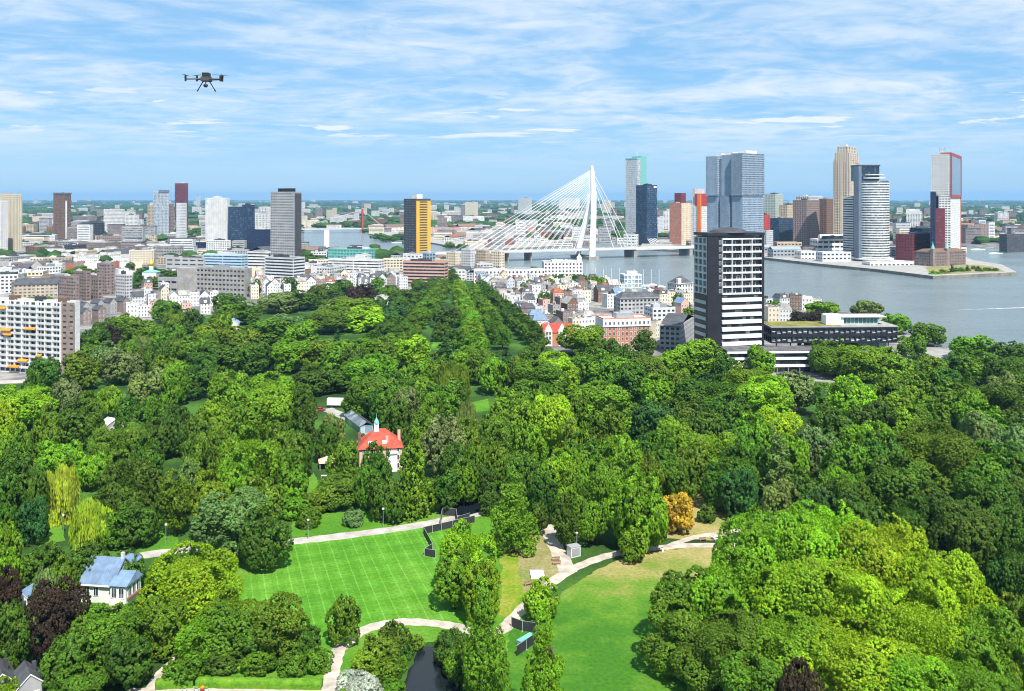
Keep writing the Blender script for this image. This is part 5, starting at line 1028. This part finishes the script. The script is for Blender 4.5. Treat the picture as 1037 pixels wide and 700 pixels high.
# ---- red-roofed villa
D = 310; o = thing('villa', 'villa with a bright red hipped roof, turquoise cupola and two chimneys', 'house', (gx(364, D), D, 0), R(12)); W_, d_ = 14.8, 11; h = 8.0; FOOT.append((gx(385, D), D+5, 9))
MB().box(0, W_, 0, d_, 0, h, 0, 'b').build('wall', ['pink_render'], o)
ro = MB().hip(0, W_, 0, d_, h, h+5.6, 0, .6).build('roof', ['red_tile'], o)
cp = MB().box(5.4, 7.0, 4.6, 6.2, h+4.6, h+7.4).build('cupola', ['white_paint'], ro); MB().lathe([(1.05, h+7.4), (.85, h+8.3), (.4, h+9.0), (.1, h+9.6), (.06, h+11.2)], 10, 0, (6.2, 5.4)).build('cupola_cap', ['copper_green'], o)
for x_, y_, zz1 in ((.2, 4, h+5), (W_-.6, 6, h+4.6), (9.6, 1.6, h+3.8)): MB().box(x_-.5, x_+.5, y_-.45, y_+.45, h-1, zz1).build('chimney', ['brown_brick' if y_ == 4 else 'pink_render'], ro)
for x_ in (3, 8): MB().box(x_, x_+1.5, .9, 3, h+.7, h+2.3).build('dormer', ['white_paint'], ro)
for i in range(5):
    for j in range(3): window(o, W_*(i+.5)/5, -.02, .8+j*2.9, 0, .8, .8)
for i in range(4):
    for j in range(3): window(o, W_+.02, d_*(i+.5)/4, .8+j*2.9, pi/2, .8, .8)
MB().box(9.5, 13, -1.4, -.01, 0, 6.2).build('bay', ['white_paint'], o); MB().box(9.2, 13.3, -1.8, -.01, 6.2, 6.6).build('bay_roof', ['pale_grey'], o)
# ---- blue-roofed house
D = 211; o = thing('blue_roofed_house', 'white house with a blue seamed metal roof and a glazed bay', 'house', (gx(82, D), D, 0), R(-8)); FOOT.append((gx(105, D), D+4, 8)); FOOT.append((gx(105, D), D-3, 4))
W_, d_ = 8.2, 9.0; h = 4.8
mb = MB().box(0, W_, 0, d_, 0, h, 0, 'b')
for x in (0, W_): mb.poly([(x, 0, h), (x, d_, h), (x, d_/2, h+4.2)] if x else [(x, d_, h), (x, 0, h), (x, d_/2, h+4.2)])
mb.build('wall', ['white_render'], o); ro = MB().gable(0, W_, 0, d_, h, h+4.4, 'x', ov=.7).build('roof', ['zinc'], o)
for i in range(15):
    x_ = -.2+i*.6; MB().tube([(x_, -.7, h-.1), (x_, d_/2, h+4.47)], .05, 4, cap=False).build('roof_seam', ['zinc'], ro)
MB().box(-.5, W_+.4, -.75, -.55, h-.62, h-.22).build('fascia', ['white_paint'], ro); MB().box(W_-.6, W_+.1, d_/2-.35, d_/2+.35, h+3, h+5.6).build('chimney', ['pale_grey'], ro)
window(o, 3.9, -.02, 1.6, 0, .9, .95); window(o, 1.6, -.02, 1.6, 0, .9, .95)
by_ = MB().box(W_+.01, W_+4.0, -1.2, 5.2, 0, 4.9); by_.build('bay', ['white_render'], o)
br = MB(); br.quad((W_-.2, -1.7, 5.0), (W_+4.5, -1.7, 5.0), (W_+4.1, 3.0, 6.9), (W_-.2, 3.0, 6.9)); br.quad((W_+4.5, -1.7, 5.0), (W_+4.5, 5.6, 5.0), (W_+4.1, 3.0, 6.9), (W_+4.1, 3.0, 6.9)); br.quad((W_-.2, 3.0, 6.9), (W_+4.1, 3.0, 6.9), (W_+4.5, 5.6, 5.0), (W_-.2, 5.6, 5.0)); br.quad((W_-.2, -1.7, 4.91), (W_-.2, 5.6, 4.91), (W_+4.5, 5.6, 4.91), (W_+4.5, -1.7, 4.91)); br.quad((W_-.2, -1.7, 4.91), (W_+4.5, -1.7, 4.91), (W_+4.5, -1.7, 5.0), (W_-.2, -1.7, 5.0)); br.build('bay_roof', ['zinc'], o)
for x_ in (1.1, 2.9): window(o, W_+x_, -1.23, 2.0, 0, 1.0, 1.1)
for y_ in (.2, 2, 3.8): window(o, W_+4.02, y_, 2.0, pi/2, .9, 1.1)
MB().box(W_+4.02, W_+4.5, -.8, 4.6, 1.5, 1.9).build('flower_box', ['red_brick'], o); MB().lathe([(1.5, 0), (1.5, 1.5), (1.2, 2.1), (.05, 2.4)], 14, 0, (W_+2, -2.2)).build('garden_bay', ['cream_render'], o)
mb = MB().box(5.2, W_+.6, 6.2, 10.5, 0, h+2.2); mb.build('rear_wing', ['white_render'], o); MB().gable(5.2, W_+.6, 6.2, 10.5, h+2.2, h+3.6, 'y', ov=.5).build('rear_roof', ['zinc'], o)
# ---- the other small houses under the trees
def cottage(label, px, py, w_, d_, h, yaw, wall, rmat, rise=.45, z=0):
    x, y = gnd(px, py); o = thing('cottage', label, 'house', (x, y, z), R(yaw)); FOOT.append((x+w_/2, y+d_/2, max(w_, d_)*.55))
    mb = MB().box(0, w_, 0, d_, 0, h, 0, 'b')
    for yy in (0, d_): mb.poly([(0, yy, h), (w_, yy, h), (w_/2, yy, h+w_*rise)] if not yy else [(w_, yy, h), (0, yy, h), (w_/2, yy, h+w_*rise)])
    mb.build('wall', [wall], o); ro = MB().gable(0, w_, 0, d_, h, h+w_*rise+.15, 'y', m=0, mg=1, ov=.5).build('roof', [rmat, 'white_paint'], o)
    MB().box(w_*.7, w_*.7+.7, d_*.5, d_*.5+.7, h, h+w_*rise+.7).build('chimney', ['charcoal'], ro)
    for i in range(2):
        for j in range(max(1, int(h//3))): window(o, w_*(.27+.46*i), -.02, .9+j*2.8, 0, .75, .75)
    return o
cottage('small white house with blue-grey roof half hidden by purple trees', 12, 626, 4.6, 6, 4.2, -8, 'white_render', 'zinc')
o = cottage('small grey-roofed house in the bottom left corner, taller half', -12, 722, 4.6, 8, 4.2, 38, 'grey_render', 'slate', .5)
cottage('small grey-roofed house in the bottom left corner, white trimmed half', 18, 719, 4.2, 6, 3.9, 38, 'grey_render', 'slate', .5)
cottage('white pavilion between the trees below the grey office slab', 228, 339, 9, 8, 8, 10, 'white_render', 'zinc', .3)
cottage('white columned villa among trees at the far end of the park', 379, 318, 12, 9, 13, 6, 'white_render', 'gravel_roof', .2)
cottage('low tool shed with silvery corrugated roof among the left trees', 108, 441, 9, 5, 4, 62, 'grey_render', 'pale_grey', .2)
# ---- greenhouse, lorry, tent, garden things behind the villa
x, y = gnd(349, 427); o = thing('greenhouse', 'long silvery glass greenhouse roof behind the villa', 'greenhouse', (x, y, 0), R(27)); MB().box(0, 5.5, -22, 0, 0, 3).build('wall', ['glass_pale'], o); g = MB().gable(0, 5.5, -22, 0, 3, 4.6, 'y').build('roof', ['glass_grey'], o)
for i in range(12): MB().box(-.3, 5.8, -22+i*1.95, -21.9+i*1.95, 2.75, 2.95).build('glazing_bar', ['white_paint'], g)
x, y = gnd(331, 413); o = thing('lorry', 'white box lorry with yellow cab parked behind the villa', 'lorry', (x, y, .06), R(-4)); MB().box(0, 7.2, 0, 2.5, 1.1, 4.0).build('cargo_box', ['white_paint'], o); MB().box(0, 9.4, .2, 2.3, .7, 1.09).build('chassis', ['charcoal'], o)
c_ = MB().box(7.5, 9.6, .1, 2.4, 1.1, 2.5); c_.build('cab', ['yellow_panel'], o); MB().prism([(7.5, .1), (9.3, .1), (9.3, 2.4), (7.5, 2.4)], 2.51, 3.4).build('cab_roof', ['charcoal'], o); MB().box(9.5, 9.64, .3, 2.2, 1.9, 2.45).build('windscreen', ['glass_dark'], o)
wh = MB(); wh.tube([(0, -.15, 0), (0, .15, 0)], .5, 14); WH = wh.mesh('wheel', ['black'])
for a in (1.2, 2.4, 8.6):
    for b in (.1, 2.4): link('wheel', WH, o, (a, b, .5))
def car(px, py, yaw, col, label, z=.06):
    x, y = gnd(px, py); o = thing('parked_car', label, 'car', (x, y, z), R(yaw), 'parked cars'); b = MB()
    pr = [(0, .35), (4.3, .35), (4.35, .75), (3.5, .95), (.15, .95), (0, .7)]; pc = [(.5, .95), (3.3, .95), (2.7, 1.45), (1.0, 1.45)]
    for P_, y0, y1, nm, mt in ((pr, 0, 1.75, 'body', col), (pc, .12, 1.63, 'cabin', 'glass_dark')):
        m_ = MB(); m_.poly([(a, y0, c) for a, c in P_]); m_.poly([(a, y1, c) for a, c in P_[::-1]])
        for a, c in zip(P_, P_[1:]+P_[:1]): m_.quad((c[0], y0, c[1]), (a[0], y0, a[1]), (a[0], y1, a[1]), (c[0], y1, c[1]))
        m_.build(nm, [mt], o)
    MB().box(1.1, 2.6, .2, 1.55, 1.451, 1.49).build('roof', [col], o)
    for a in (.85, 3.45):
        for b_ in (.05, 1.7): w_ = link('wheel', WH, o, (a, b_, .32)); w_.scale = (.64, .6, .64)
for a in ((671, 351, 70, 'black', 'black car parked in the street below the orange brick office, upper of two'), (676, 357, 70, 'charcoal', 'charcoal car parked in the street below the orange brick office, lower of two'), (56, 449, 10, 'navy', 'blue car parked among the left park trees'), (690, 340, 68, 'white_paint', 'white car parked beside the long grey terrace block'), (320, 417, 20, 'red_panel', 'red car parked left of the white lorry')): car(*a)
x, y = gnd(331, 474); o = thing('garden_tent', 'pinkish square garden tent left of the villa', 'tent', (x, y, 0), R(15)); MB().hip(-2.6, 2.6, -2.6, 2.6, 2.5, 4.2, 0, .3).build('canopy', ['pink_cloth'], o)
for a in (-2.5, 2.5):
    for b in (-2.5, 2.5): MB().tube([(a, b, 0), (a, b, 2.5)], .06, 6).build('pole', ['white_steel'], o)
for i, (px, py) in enumerate(((328, 484), (334, 486), (341, 485), (346, 487))):
    x, y = gnd(px, py); o = thing('garden_table', ['leftmost', 'second', 'third', 'rightmost'][i]+' white garden table on the villa terrace', 'table', (x, y, .05), 0, 'garden tables'); MB().box(-.9, .9, -.5, .5, .72, .78).build('table_top', ['white_paint'], o)
    for a in (-.8, .8):
        for b in (-.4, .4): MB().box(a-.04, a+.04, b-.04, b+.04, 0, .72).build('leg', ['white_paint'], o)
# ---- temporary fences of dark tarpaulin
def fence(pts, label, hgt=2.0, step=3.4):
    P = [gnd(*p) for p in pts]; o = thing('tarpaulin_fence', label, 'fence', (P[0][0], P[0][1], 0)); ox, oy = P[0]
    for (xa, ya), (xb, yb) in zip(P, P[1:]):
        n = max(1, round(hypot(xb-xa, yb-ya)/step))
        for i in range(n):
            a = (xa+(xb-xa)*i/n-ox, ya+(yb-ya)*i/n-oy); b = (xa+(xb-xa)*(i+1)/n-ox, ya+(yb-ya)*(i+1)/n-oy); an = atan2(b[1]-a[1], b[0]-a[0]); l = hypot(b[0]-a[0], b[1]-a[1])
            MB().box(.12, l-.12, -.03, .03, .08, hgt).build('panel', ['tarpaulin'], o, (a[0], a[1], 0), an)
            MB().box(-.06, .06, -.06, .06, 0, hgt+.1).build('post', ['grey_steel'], o, (a[0], a[1], 0), an); MB().box(.061, l-.061, -.045, .045, hgt+.001, hgt+.07).build('rail', ['grey_steel'], o, (a[0], a[1], 0), an)
            MB().box(-.5, .5, -.12, .12, 0, .12).build('foot', ['concrete'], o, (a[0], a[1]-.3, 0), an+pi/2)
fence([(441, 565), (430, 563), (438, 558), (429, 541), (447, 537), (481, 529)], 'dark tarpaulin fence round the upper right corner of the striped lawn')
fence([(446, 533), (448, 522), (462, 523), (463, 531), (476, 527)], 'small dark tarpaulin enclosure beside the upper pond', 2.2)
fence([(518, 635), (529, 639), (543, 641), (543, 651), (523, 665)], 'dark tarpaulin pen beside the path below the yellow turf', 2.2)
x, y = gnd(532, 650); o = thing('work_barrow', 'turquoise tarpaulin-covered crate inside the dark pen', 'crate', (x, y, 0), R(50)); MB().box(-2.2, 2.2, -.6, .6, 0, .9).build('crate_body', ['grey_steel'], o); MB().box(-2.25, 2.25, -.65, .65, .9, 1.05).build('cover', ['teal_panel'], o)
# ---- things on the worn turf
x, y = gnd(581, 563); o = thing('kiosk', 'grey kiosk box with a dark poster side at the path fork', 'kiosk', (x, y, 0), R(28)); MB().box(-1.5, 1.5, -1.1, 1.1, 0, 2.7).build('body', ['pale_grey'], o); MB().box(-1.6, 1.6, -1.2, 1.2, 2.7, 2.85).build('roof', ['grey_steel'], o); MB().box(1.5, 1.56, -.9, .9, .3, 2.5).build('poster', ['charcoal'], o); MB().box(-1.2, 1.2, -1.16, -1.1, .4, 2.4).build('door', ['grey_steel'], o)
x, y = gnd(544, 583); o = thing('plinth', 'flat white square plinth on the worn turf', 'plinth', (x, y, .04), R(4)); MB().box(-1.7, 1.7, -1.8, 1.8, 0, .5).build('slab', ['white_paint'], o); MB().box(-1.8, 1.8, 2.2, 2.7, 0, .45).build('kerb', ['concrete'], o)
def bench(px, py, yaw, label, m='wood'):
    x, y = gnd(px, py); o = thing('park_bench', label, 'bench', (x, y, .05), R(yaw), 'park benches'); MB().box(-1.1, 1.1, -.25, .25, .42, .50).build('seat', [m], o); MB().box(-1.1, 1.1, .27, .33, .55, .95).build('backrest', [m], o)
    for a in (-.9, .9): MB().box(a-.05, a+.05, -.22, .33, 0, .41).build('leg', ['grey_steel'], o)
for a in ((563, 568, 6, 'upper wooden bench on the worn turf beside the path fork'), (564, 572, 6, 'lower wooden bench on the worn turf beside the path fork'), (535, 593, 30, 'bench at the lower edge of the worn turf'), (712, 548, 15, 'bench by the twin paths right of the golden tree')): bench(*a)
x, y = gnd(726, 546); o = thing('picnic_table', 'white picnic table at the clearing right of the golden tree', 'table', (x, y, .04), R(20)); MB().box(-1.5, 1.5, -.5, .5, .7, .78).build('table_top', ['white_paint'], o)
for b in (-.85, .85): MB().box(-1.5, 1.5, b-.15, b+.15, .42, .48).build('seat', ['white_paint'], o)
for a in (-1.1, 1.1): MB().box(a-.05, a+.05, -.9, .9, 0, .41).build('leg', ['white_paint'], o)
x, y = gnd(697, 511); o = thing('statue', 'small white statue on the clearing lawn behind the golden tree', 'statue', (x, y, .03)); MB().box(-.5, .5, -.5, .5, 0, .9).build('pedestal', ['concrete'], o)
MB().lathe([(.05, .9), (.42, .92), (.38, 1.5), (.30, 2.0), (.38, 2.5), (.30, 2.75), (.10, 2.85), (.17, 3.0), (.16, 3.2), (.02, 3.32)], 12).build('figure', ['white_paint'], o, smooth=True)
x, y = gnd(671, 559); o = thing('litter_bin', 'small white bin on the lawn edge below the golden tree', 'bin', (x, y, .05)); MB().lathe([(.28, 0), (.34, .9), (.02, 1.0)], 12).build('body', ['white_paint'], o); MB().box(-.36, .36, -.03, .03, 1.0, 1.15).build('lid', ['grey_steel'], o)
def lamp(px, py, label, h=5.0):
    x, y = gnd(px, py); o = thing('street_lamp', label, 'lamp', (x, y, 0), 0, 'park lamps'); MB().tube([(0, 0, 0), (0, 0, 1), (0, 0, h)], [.10, .08, .06], 8).build('pole', ['grey_steel'], o); MB().lathe([(.10, h), (.32, h+.15), (.36, h+.5), (.05, h+.7)], 10).build('lantern', ['pale_grey'], o)
for a in ((312, 546, 'park lamp beside the grey path above the striped lawn, left one'), (388, 534, 'park lamp beside the grey path above the striped lawn, right one'), (740, 545, 'park lamp beside the white picnic table'), (584, 560, 'park lamp standing just right of the kiosk'), (64, 541, 'park lamp at the glade below the golden willows'), (168, 551, 'park lamp on the grass left of the big grey-green tree')): lamp(*a)
# ---- hedges and planters at the lower left
def hedge(p0, p1, label, hgt=1.7, th=1.6):
    (xa, ya), (xb, yb) = gnd(*p0), gnd(*p1); l = hypot(xb-xa, yb-ya); n = int(l/.5); mb = MB(); r = random.Random(int(p0[0])); o = thing('clipped_hedge', label, 'hedge', (xa, ya, 0), atan2(yb-ya, xb-xa), 'clipped hedges')
    prof = [(-th/2, 0), (-th/2*1.02, hgt*.5), (-th/2*.95, hgt*.92), (-th*.2, hgt), (th*.2, hgt), (th/2*.95, hgt*.92), (th/2*1.02, hgt*.5), (th/2, 0)]; prev = None
    for i in range(n+1):
        q = [(l*i/n, a+r.uniform(-.1, .1), b+(r.uniform(-.09, .09) if b else 0)) for a, b in prof]
        if prev:
            for k in range(len(prof)-1): mb.quad(prev[k], prev[k+1], q[k+1], q[k])
        else: mb.poly(q[::-1])
        prev = q
    mb.poly(prev); mb.build('foliage', ['leaf_hedge'], o, smooth=True)
hedge((158, 697), (196, 695), 'clipped hedge left part of the long row at the bottom edge'); hedge((199, 695), (326, 697), 'long clipped hedge along the bottom walkway'); hedge((98, 690), (144, 690), 'clipped hedge above the small lawn left of the sandy track'); hedge((170, 680), (262, 679), 'low hedge under the row of mid-green trees', 1.3)
for i, (px, cl) in enumerate(((199, 'white_paint'), (205, 'red_panel'), (209, 'white_paint'), (187, 'white_paint'))):
    x, y = gnd(px, 700.5); o = thing('planter', ['left white flower tub on the bottom walkway', 'red flower tub between white ones on the bottom walkway', 'right white flower tub on the bottom walkway', 'lone white flower tub on the bottom walkway'][i], 'planter', (x, y, .06), 0, 'flower tubs'); MB().lathe([(.02, .02), (.3, 0), (.42, .6), (.02, .58)], 12).build('tub', [cl], o); MB().lathe([(.36, .58), (.45, .8), (.3, 1.0), (.02, 1.1)], 9).build('flowers', ['orange_cloth' if i == 1 else 'leaf_hedge'], o)
o = thing('wooden_post', 'tall wooden post at the sandy track in the lower left', 'post', (*gnd(171, 690), 0)); MB().tube([(0, 0, 0), (0, 0, 3.6)], .15, 8).build('shaft', ['wood'], o); MB().lathe([(.22, 3.6), (.02, 3.85)], 8).build('cap', ['charcoal'], o)
# ---- boats
def boat(px, py, l, yaw, label, mast=12):
    x, y = gnd(px, py); o = thing('sailing_boat', label, 'boat', (x, y, .1), R(yaw), 'moored boats'); P_ = [(-l/2, -l*.13), (l*.2, -l*.15), (l/2, 0), (l*.2, l*.15), (-l/2, l*.13)]; MB().prism(P_, -.2, 1.1).build('hull', ['white_paint'], o); MB().box(-l*.3, l*.1, -l*.08, l*.08, 1.1, 1.9).build('cabin', ['pale_grey'], o)
    if mast: MB().tube([(l*.05, 0, 1.1), (l*.05, 0, mast)], .18, 6).build('mast', ['white_steel'], o)
for i, (px, py) in enumerate(((594, 283), (603, 284.5), (611, 286), (619, 287), (627, 288), (642, 289), (652, 290), (660, 289), (668, 291))):
    boat(px, py, rng.uniform(9, 13), rng.uniform(20, 160), f"{ORD[i+1]} from left of nine masted white boats moored in the harbour", rng.uniform(12, 19))
for px, py, l, lb_ in ((402, 246, 22, 'low white barge moored at the island left of the yellow-sided tower'), (990, 253, 30, 'low pale barge moored in the basin behind the red-framed tower'), (1008, 257, 26, 'small barge at the far quay near the right edge')): boat(px, py, l, 5, lb_, 0)
wk = MB()
for i in range(40):
    t = i/40; X0, Y0 = gnd(968, 314.2); X1, Y1 = gnd(1075, 310.5); h_ = lambda t: .15+1.9*t
    a = (X0+(X1-X0)*t, Y0+(Y1-Y0)*t); b = (X0+(X1-X0)*(t+.026), Y0+(Y1-Y0)*(t+.026)); wv = rng.uniform(.5, 1.2)
    wk.quad((a[0], a[1]-h_(t)*wv, .16), (b[0], b[1]-h_(t)*wv, .16), (b[0], b[1]+h_(t)*wv, .16), (a[0], a[1]+h_(t)*wv, .16))
tag(wk.build('boat_wake', ['foam']), None, None, None, 'stuff')
# ---- the drone hovering beside the viewpoint
D = 21.0; o = thing('quadcopter_drone', 'black four-armed drone with a camera pod hovering in the sky', 'drone', (gx(209, D), D, zat(80.5, D)), R(3))
b = MB(); b.prism([(-.10, -.13), (.10, -.13), (.12, .0), (.10, .13), (-.10, .13), (-.12, 0)], -.045, .05); b.build('body', ['charcoal'], o); MB().box(-.075, .075, -.10, .10, .051, .15).build('battery', ['black'], o)
pb = MB(); pb.prism([(-.19, -.008), (0, -.020), (.19, -.008), (.19, .008), (0, .020), (-.19, .008)], 0, .006); PB = pb.mesh('propeller', ['charcoal'])
for sx in (-1, 1):
    for sy, ex, ez in ((-1, .40, -.03), (1, .30, .035)):
        ar = MB().tube([(sx*.09, sy*.10, .0), (sx*ex, sy*.27, ez)], .016, 8).build('arm', ['wood' if False else 'charcoal'], o); mo = MB().lathe([(.0, ez-.05), (.022, ez-.05), (.026, ez+.05), (.02, ez+.085), (0, ez+.09)], 12, 0, (sx*ex, sy*.27)).build('motor', ['black'], o)
        link('propeller', PB, o, (sx*ex, sy*.27, ez+.092), 1.2*sx+.5*sy)
    MB().tube([(sx*.07, 0, -.04), (sx*.20, 0, -.26)], .012, 8).build('landing_leg', ['black'], o); MB().tube([(sx*.20, 0, -.255), (sx*.212, 0, -.285)], .017, 8).build('foot', ['black'], o)
MB().tube([(0, -.05, -.05), (0, -.05, -.12)], .014, 8).build('gimbal_arm', ['grey_steel'], o); MB().lathe([(0, -.20), (.04, -.19), (.055, -.155), (.04, -.12), (0, -.115)], 14, 0, (0, -.06)).build('camera_pod', ['black'], o)
# ---- trees of the streets and quays
def city_tree(px, py, pw, tone='D', form='o', H=13):
    x, y = gnd(px, py); p = pix(x, y, H); plant(x, y, tone, form, pw*y/F, H, p[0], p[1], pw, group='street trees', name='street_tree', desc=f"{TONE[tone][1]} {FNAME[form]} street tree")
for a in ((322, 268, 22, 'D', 'r'), (312, 266, 14, 'D', 'r'), (143, 283, 18, 'D'), (152, 280, 22, 'D'), (162, 284, 22, 'D'), (132, 276, 10, 'D'), (172, 286, 20, 'D', 'r'), (140, 292, 18, 'D', 'r'), (156, 293, 20, 'M', 'r'), (80, 280, 22, 'M', 'r'), (92, 283, 20, 'D', 'r'), (4, 292, 26, 'M', 'r'), (18, 290, 24, 'A', 'r'), (55, 282, 16, 'D', 'r'), (70, 286, 20, 'M', 'r'), (30, 312, 22, 'M', 'r', 9), (44, 311, 22, 'A', 'r', 9), (122, 296, 14, 'D'),
          (551, 312, 17, 'D', 'o', 14), (566, 291, 16, 'D', 'r', 14), (578, 291, 16, 'D', 'r', 14), (588, 292, 18, 'D', 'r', 14), (599, 293, 18, 'M', 'r', 14), (608, 293, 14, 'M', 'r', 13), (557, 295, 14, 'D', 'o'), (536, 293, 10, 'M', 'o', 10), (540, 277, 9, 'A', 'r', 9), (520, 278, 12, 'L', 'r', 9), (690, 318, 18, 'D', 'r', 11), (700, 326, 18, 'M', 'r', 11), (686, 312, 12, 'D'), (560, 328, 14, 'M', 'r', 9), (588, 335, 16, 'M', 'r', 9), (575, 327, 14, 'D', 'r', 9), (530, 300, 9, 'D'),
          (784, 319, 16, 'M', 'r', 12), (794, 322, 14, 'L', 'o', 11), (779, 317, 10, 'D', 'o', 11), (832, 320, 36, 'L', 's', 11), (812, 328, 24, 'P', 'r', 9), (800, 324, 18, 'D', 'r', 8), (826, 327, 22, 'P', 'r', 9),
          (964, 279, 8, 'D', 'c', 14), (972, 278, 12, 'M', 'r', 9), (980, 278, 8, 'D', 'c', 12), (955, 280, 12, 'M', 'r', 8), (946, 281, 12, 'L', 'r', 7.5), (992, 278, 8, 'D', 'r', 8), (1000, 277.5, 8, 'M', 'r', 8), (1008, 277.5, 7, 'D', 'r', 7.5), (988, 276, 10, 'D', 'r', 8.5),
          (395, 245, 18, 'D', 'r', 14), (384, 243, 16, 'D', 'r', 14), (404, 243, 14, 'B', 'r', 14), (414, 248, 14, 'M', 'r', 10), (455, 252, 12, 'M', 'r', 12), (468, 254, 14, 'D', 'r', 12), (475, 258, 10, 'L', 'r', 10), (194, 238, 10, 'L', 'r', 14), (202, 240, 12, 'M', 'r', 16), (460, 290, 14, 'D', 'o', 14), (389, 287, 12, 'D', 'o', 12), (440, 292, 16, 'D', 'r', 12), (424, 294, 16, 'D', 'r', 12), (345, 283, 10, 'M', 'r', 11), (300, 287, 12, 'D', 'r', 11), (275, 284, 10, 'D', 'r', 10), (560, 244, 16, 'D', 'r', 13), (540, 242, 14, 'M', 'r', 13), (625, 245, 14, 'D', 'r', 12), (640, 248, 10, 'M', 'r', 11)): city_tree(*a)
# ---- far woods and suburbs: too many and too small to count
def far_woods(name, n, py0, py1, seed, dens, px0=-60, px1=1100):
    r = np.random.default_rng(seed); V, Fc, cnt = [], [], 0
    ico = np.array([(0,0,1)]+[(cos(2*pi*k/7)*.72, sin(2*pi*k/7)*.72, .66) for k in range(7)]+[(cos(2*pi*(k+.5)/9), sin(2*pi*(k+.5)/9), .15) for k in range(9)]+[(cos(2*pi*(k+.5)/9)*.9, sin(2*pi*(k+.5)/9)*.9, -.35) for k in range(9)])
    fc = [(0, 1+k, 1+(k+1) % 7) for k in range(7)]+[(8+k, 8+(k+1) % 9, 17+(k+1) % 9, 17+k) for k in range(9)]
    for k in range(9): fc.append((8+k, 1+(k*7//9) % 7, 8+(k+1) % 9)) if (k*7//9) == ((k+1)*7//9) else fc.append((8+k, 1+(k*7//9) % 7, 1+((k+1)*7//9) % 7, 8+(k+1) % 9))
    tries = 0
    while cnt < n and tries < n*12:
        tries += 1
        px, py = r.uniform(px0, px1), py0+(py1-py0)*r.random(); D = dist(py); x = gx(px, D)
        c = sin(px*.021+py*.9+seed)+sin(px*.047-py*.5)*.7+sin(px*.11+py*1.7)*.5
        if c < dens or inside(RIVER, px, py) or inside(ISLE, px, py) or inside(PIER, px, py) or not free(x, D, 14): continue
        s = r.uniform(6, 10)*(1+D/5200); hh = r.uniform(10, 17)*(1+D/16000)
        v = ico*np.array([s*r.uniform(.9, 1.7), s, hh*.62]); v *= 1+r.uniform(-.16, .16, size=(len(v), 1)); v += np.array([x, D, hh*.4])
        V.append(v); Fc += [tuple(i+cnt*len(ico) for i in f) for f in fc]; cnt += 1
    me = bpy.data.meshes.new(name); me.from_pydata(np.concatenate(V).tolist(), [], Fc); me.materials.append(K['far_leaf']); me.update(); tag(link(name, me), None, None, None, 'stuff')
km('far_leaf', (.045, .105, .022), .9, .5, .018, .1, rnd=0)
far_woods('distant_woodland', 5200, 204.2, 216, 3, -.35); far_woods('distant_trees', 2600, 215, 234, 5, .25); far_woods('city_greenery', 420, 232, 268, 9, .3)
def far_blocks(n, py0, py1, seed, pal):
    r = random.Random(seed); mb = MB(); k = 0; t = 0
    while k < n and t < n*10:
        t += 1; px, py = r.uniform(-40, 1080), py0+(py1-py0)*r.random(); D = dist(py); x = gx(px, D)
        if sin(px*.018-py*.7)+sin(px*.06+py) < .0 or inside(RIVER, px, py) or not free(x, D, 16): continue
        k += 1; w_ = r.uniform(10, 34)*(1+D/9000); d_ = r.uniform(10, 20); h_ = r.choice([8, 9, 10, 11, 12, 16, 22, 34])*r.uniform(.8, 1.15)*(1+D/20000); i = r.randrange(len(pal)-2)
        mb.box(x, x+w_, D, D+d_, 0, h_, i); mb.box(x-.2, x+w_+.2, D-.2, D+d_+.2, h_, h_+1.2, len(pal)-1-r.randrange(2))
        for j in range(int(h_/3.4)): mb.quad((x+1, D-.15, j*3.4+1.2), (x+w_-1, D-.15, j*3.4+1.2), (x+w_-1, D-.15, j*3.4+2.6), (x+1, D-.15, j*3.4+2.6), len(pal))
    tag(mb.build('distant_suburbs', pal+['glass_grey'], weld=False), None, None, None, 'stuff')
far_blocks(900, 203.6, 222, 4, ['white_render', 'white_render', 'cream_render', 'pale_grey', 'mauve_brick', 'orange_tile', 'slate'])
far_blocks(420, 220, 238, 8, ['white_render', 'pale_grey', 'cream_render', 'mauve_brick', 'brown_brick', 'orange_tile', 'slate'])
far_blocks(260, 238, 262, 6, ['white_render', 'pale_grey', 'cream_render', 'mauve_brick', 'grey_render', 'slate', 'gravel_roof'])
# ---- the air
hz = MB().box(-25000, 25000, -380, 29000, -1.5, 215); hm = bpy.data.materials.new('haze'); hm.use_nodes = True; t = hm.node_tree
for n in list(t.nodes): t.nodes.remove(n)
oo = t.nodes.new('ShaderNodeOutputMaterial'); pv = t.nodes.new('ShaderNodeVolumePrincipled'); pv.inputs['Color'].default_value = (.32, .64, 1.0, 1); pv.inputs['Density'].default_value = 4.2e-5; pv.inputs['Anisotropy'].default_value = .1
t.links.new(pv.outputs[0], oo.inputs['Volume']); K['haze'] = hm
ho = tag(hz.build('haze', ['haze'], weld=True), None, None, None, 'stuff'); ho.display_type = 'WIRE'
finish_labels()
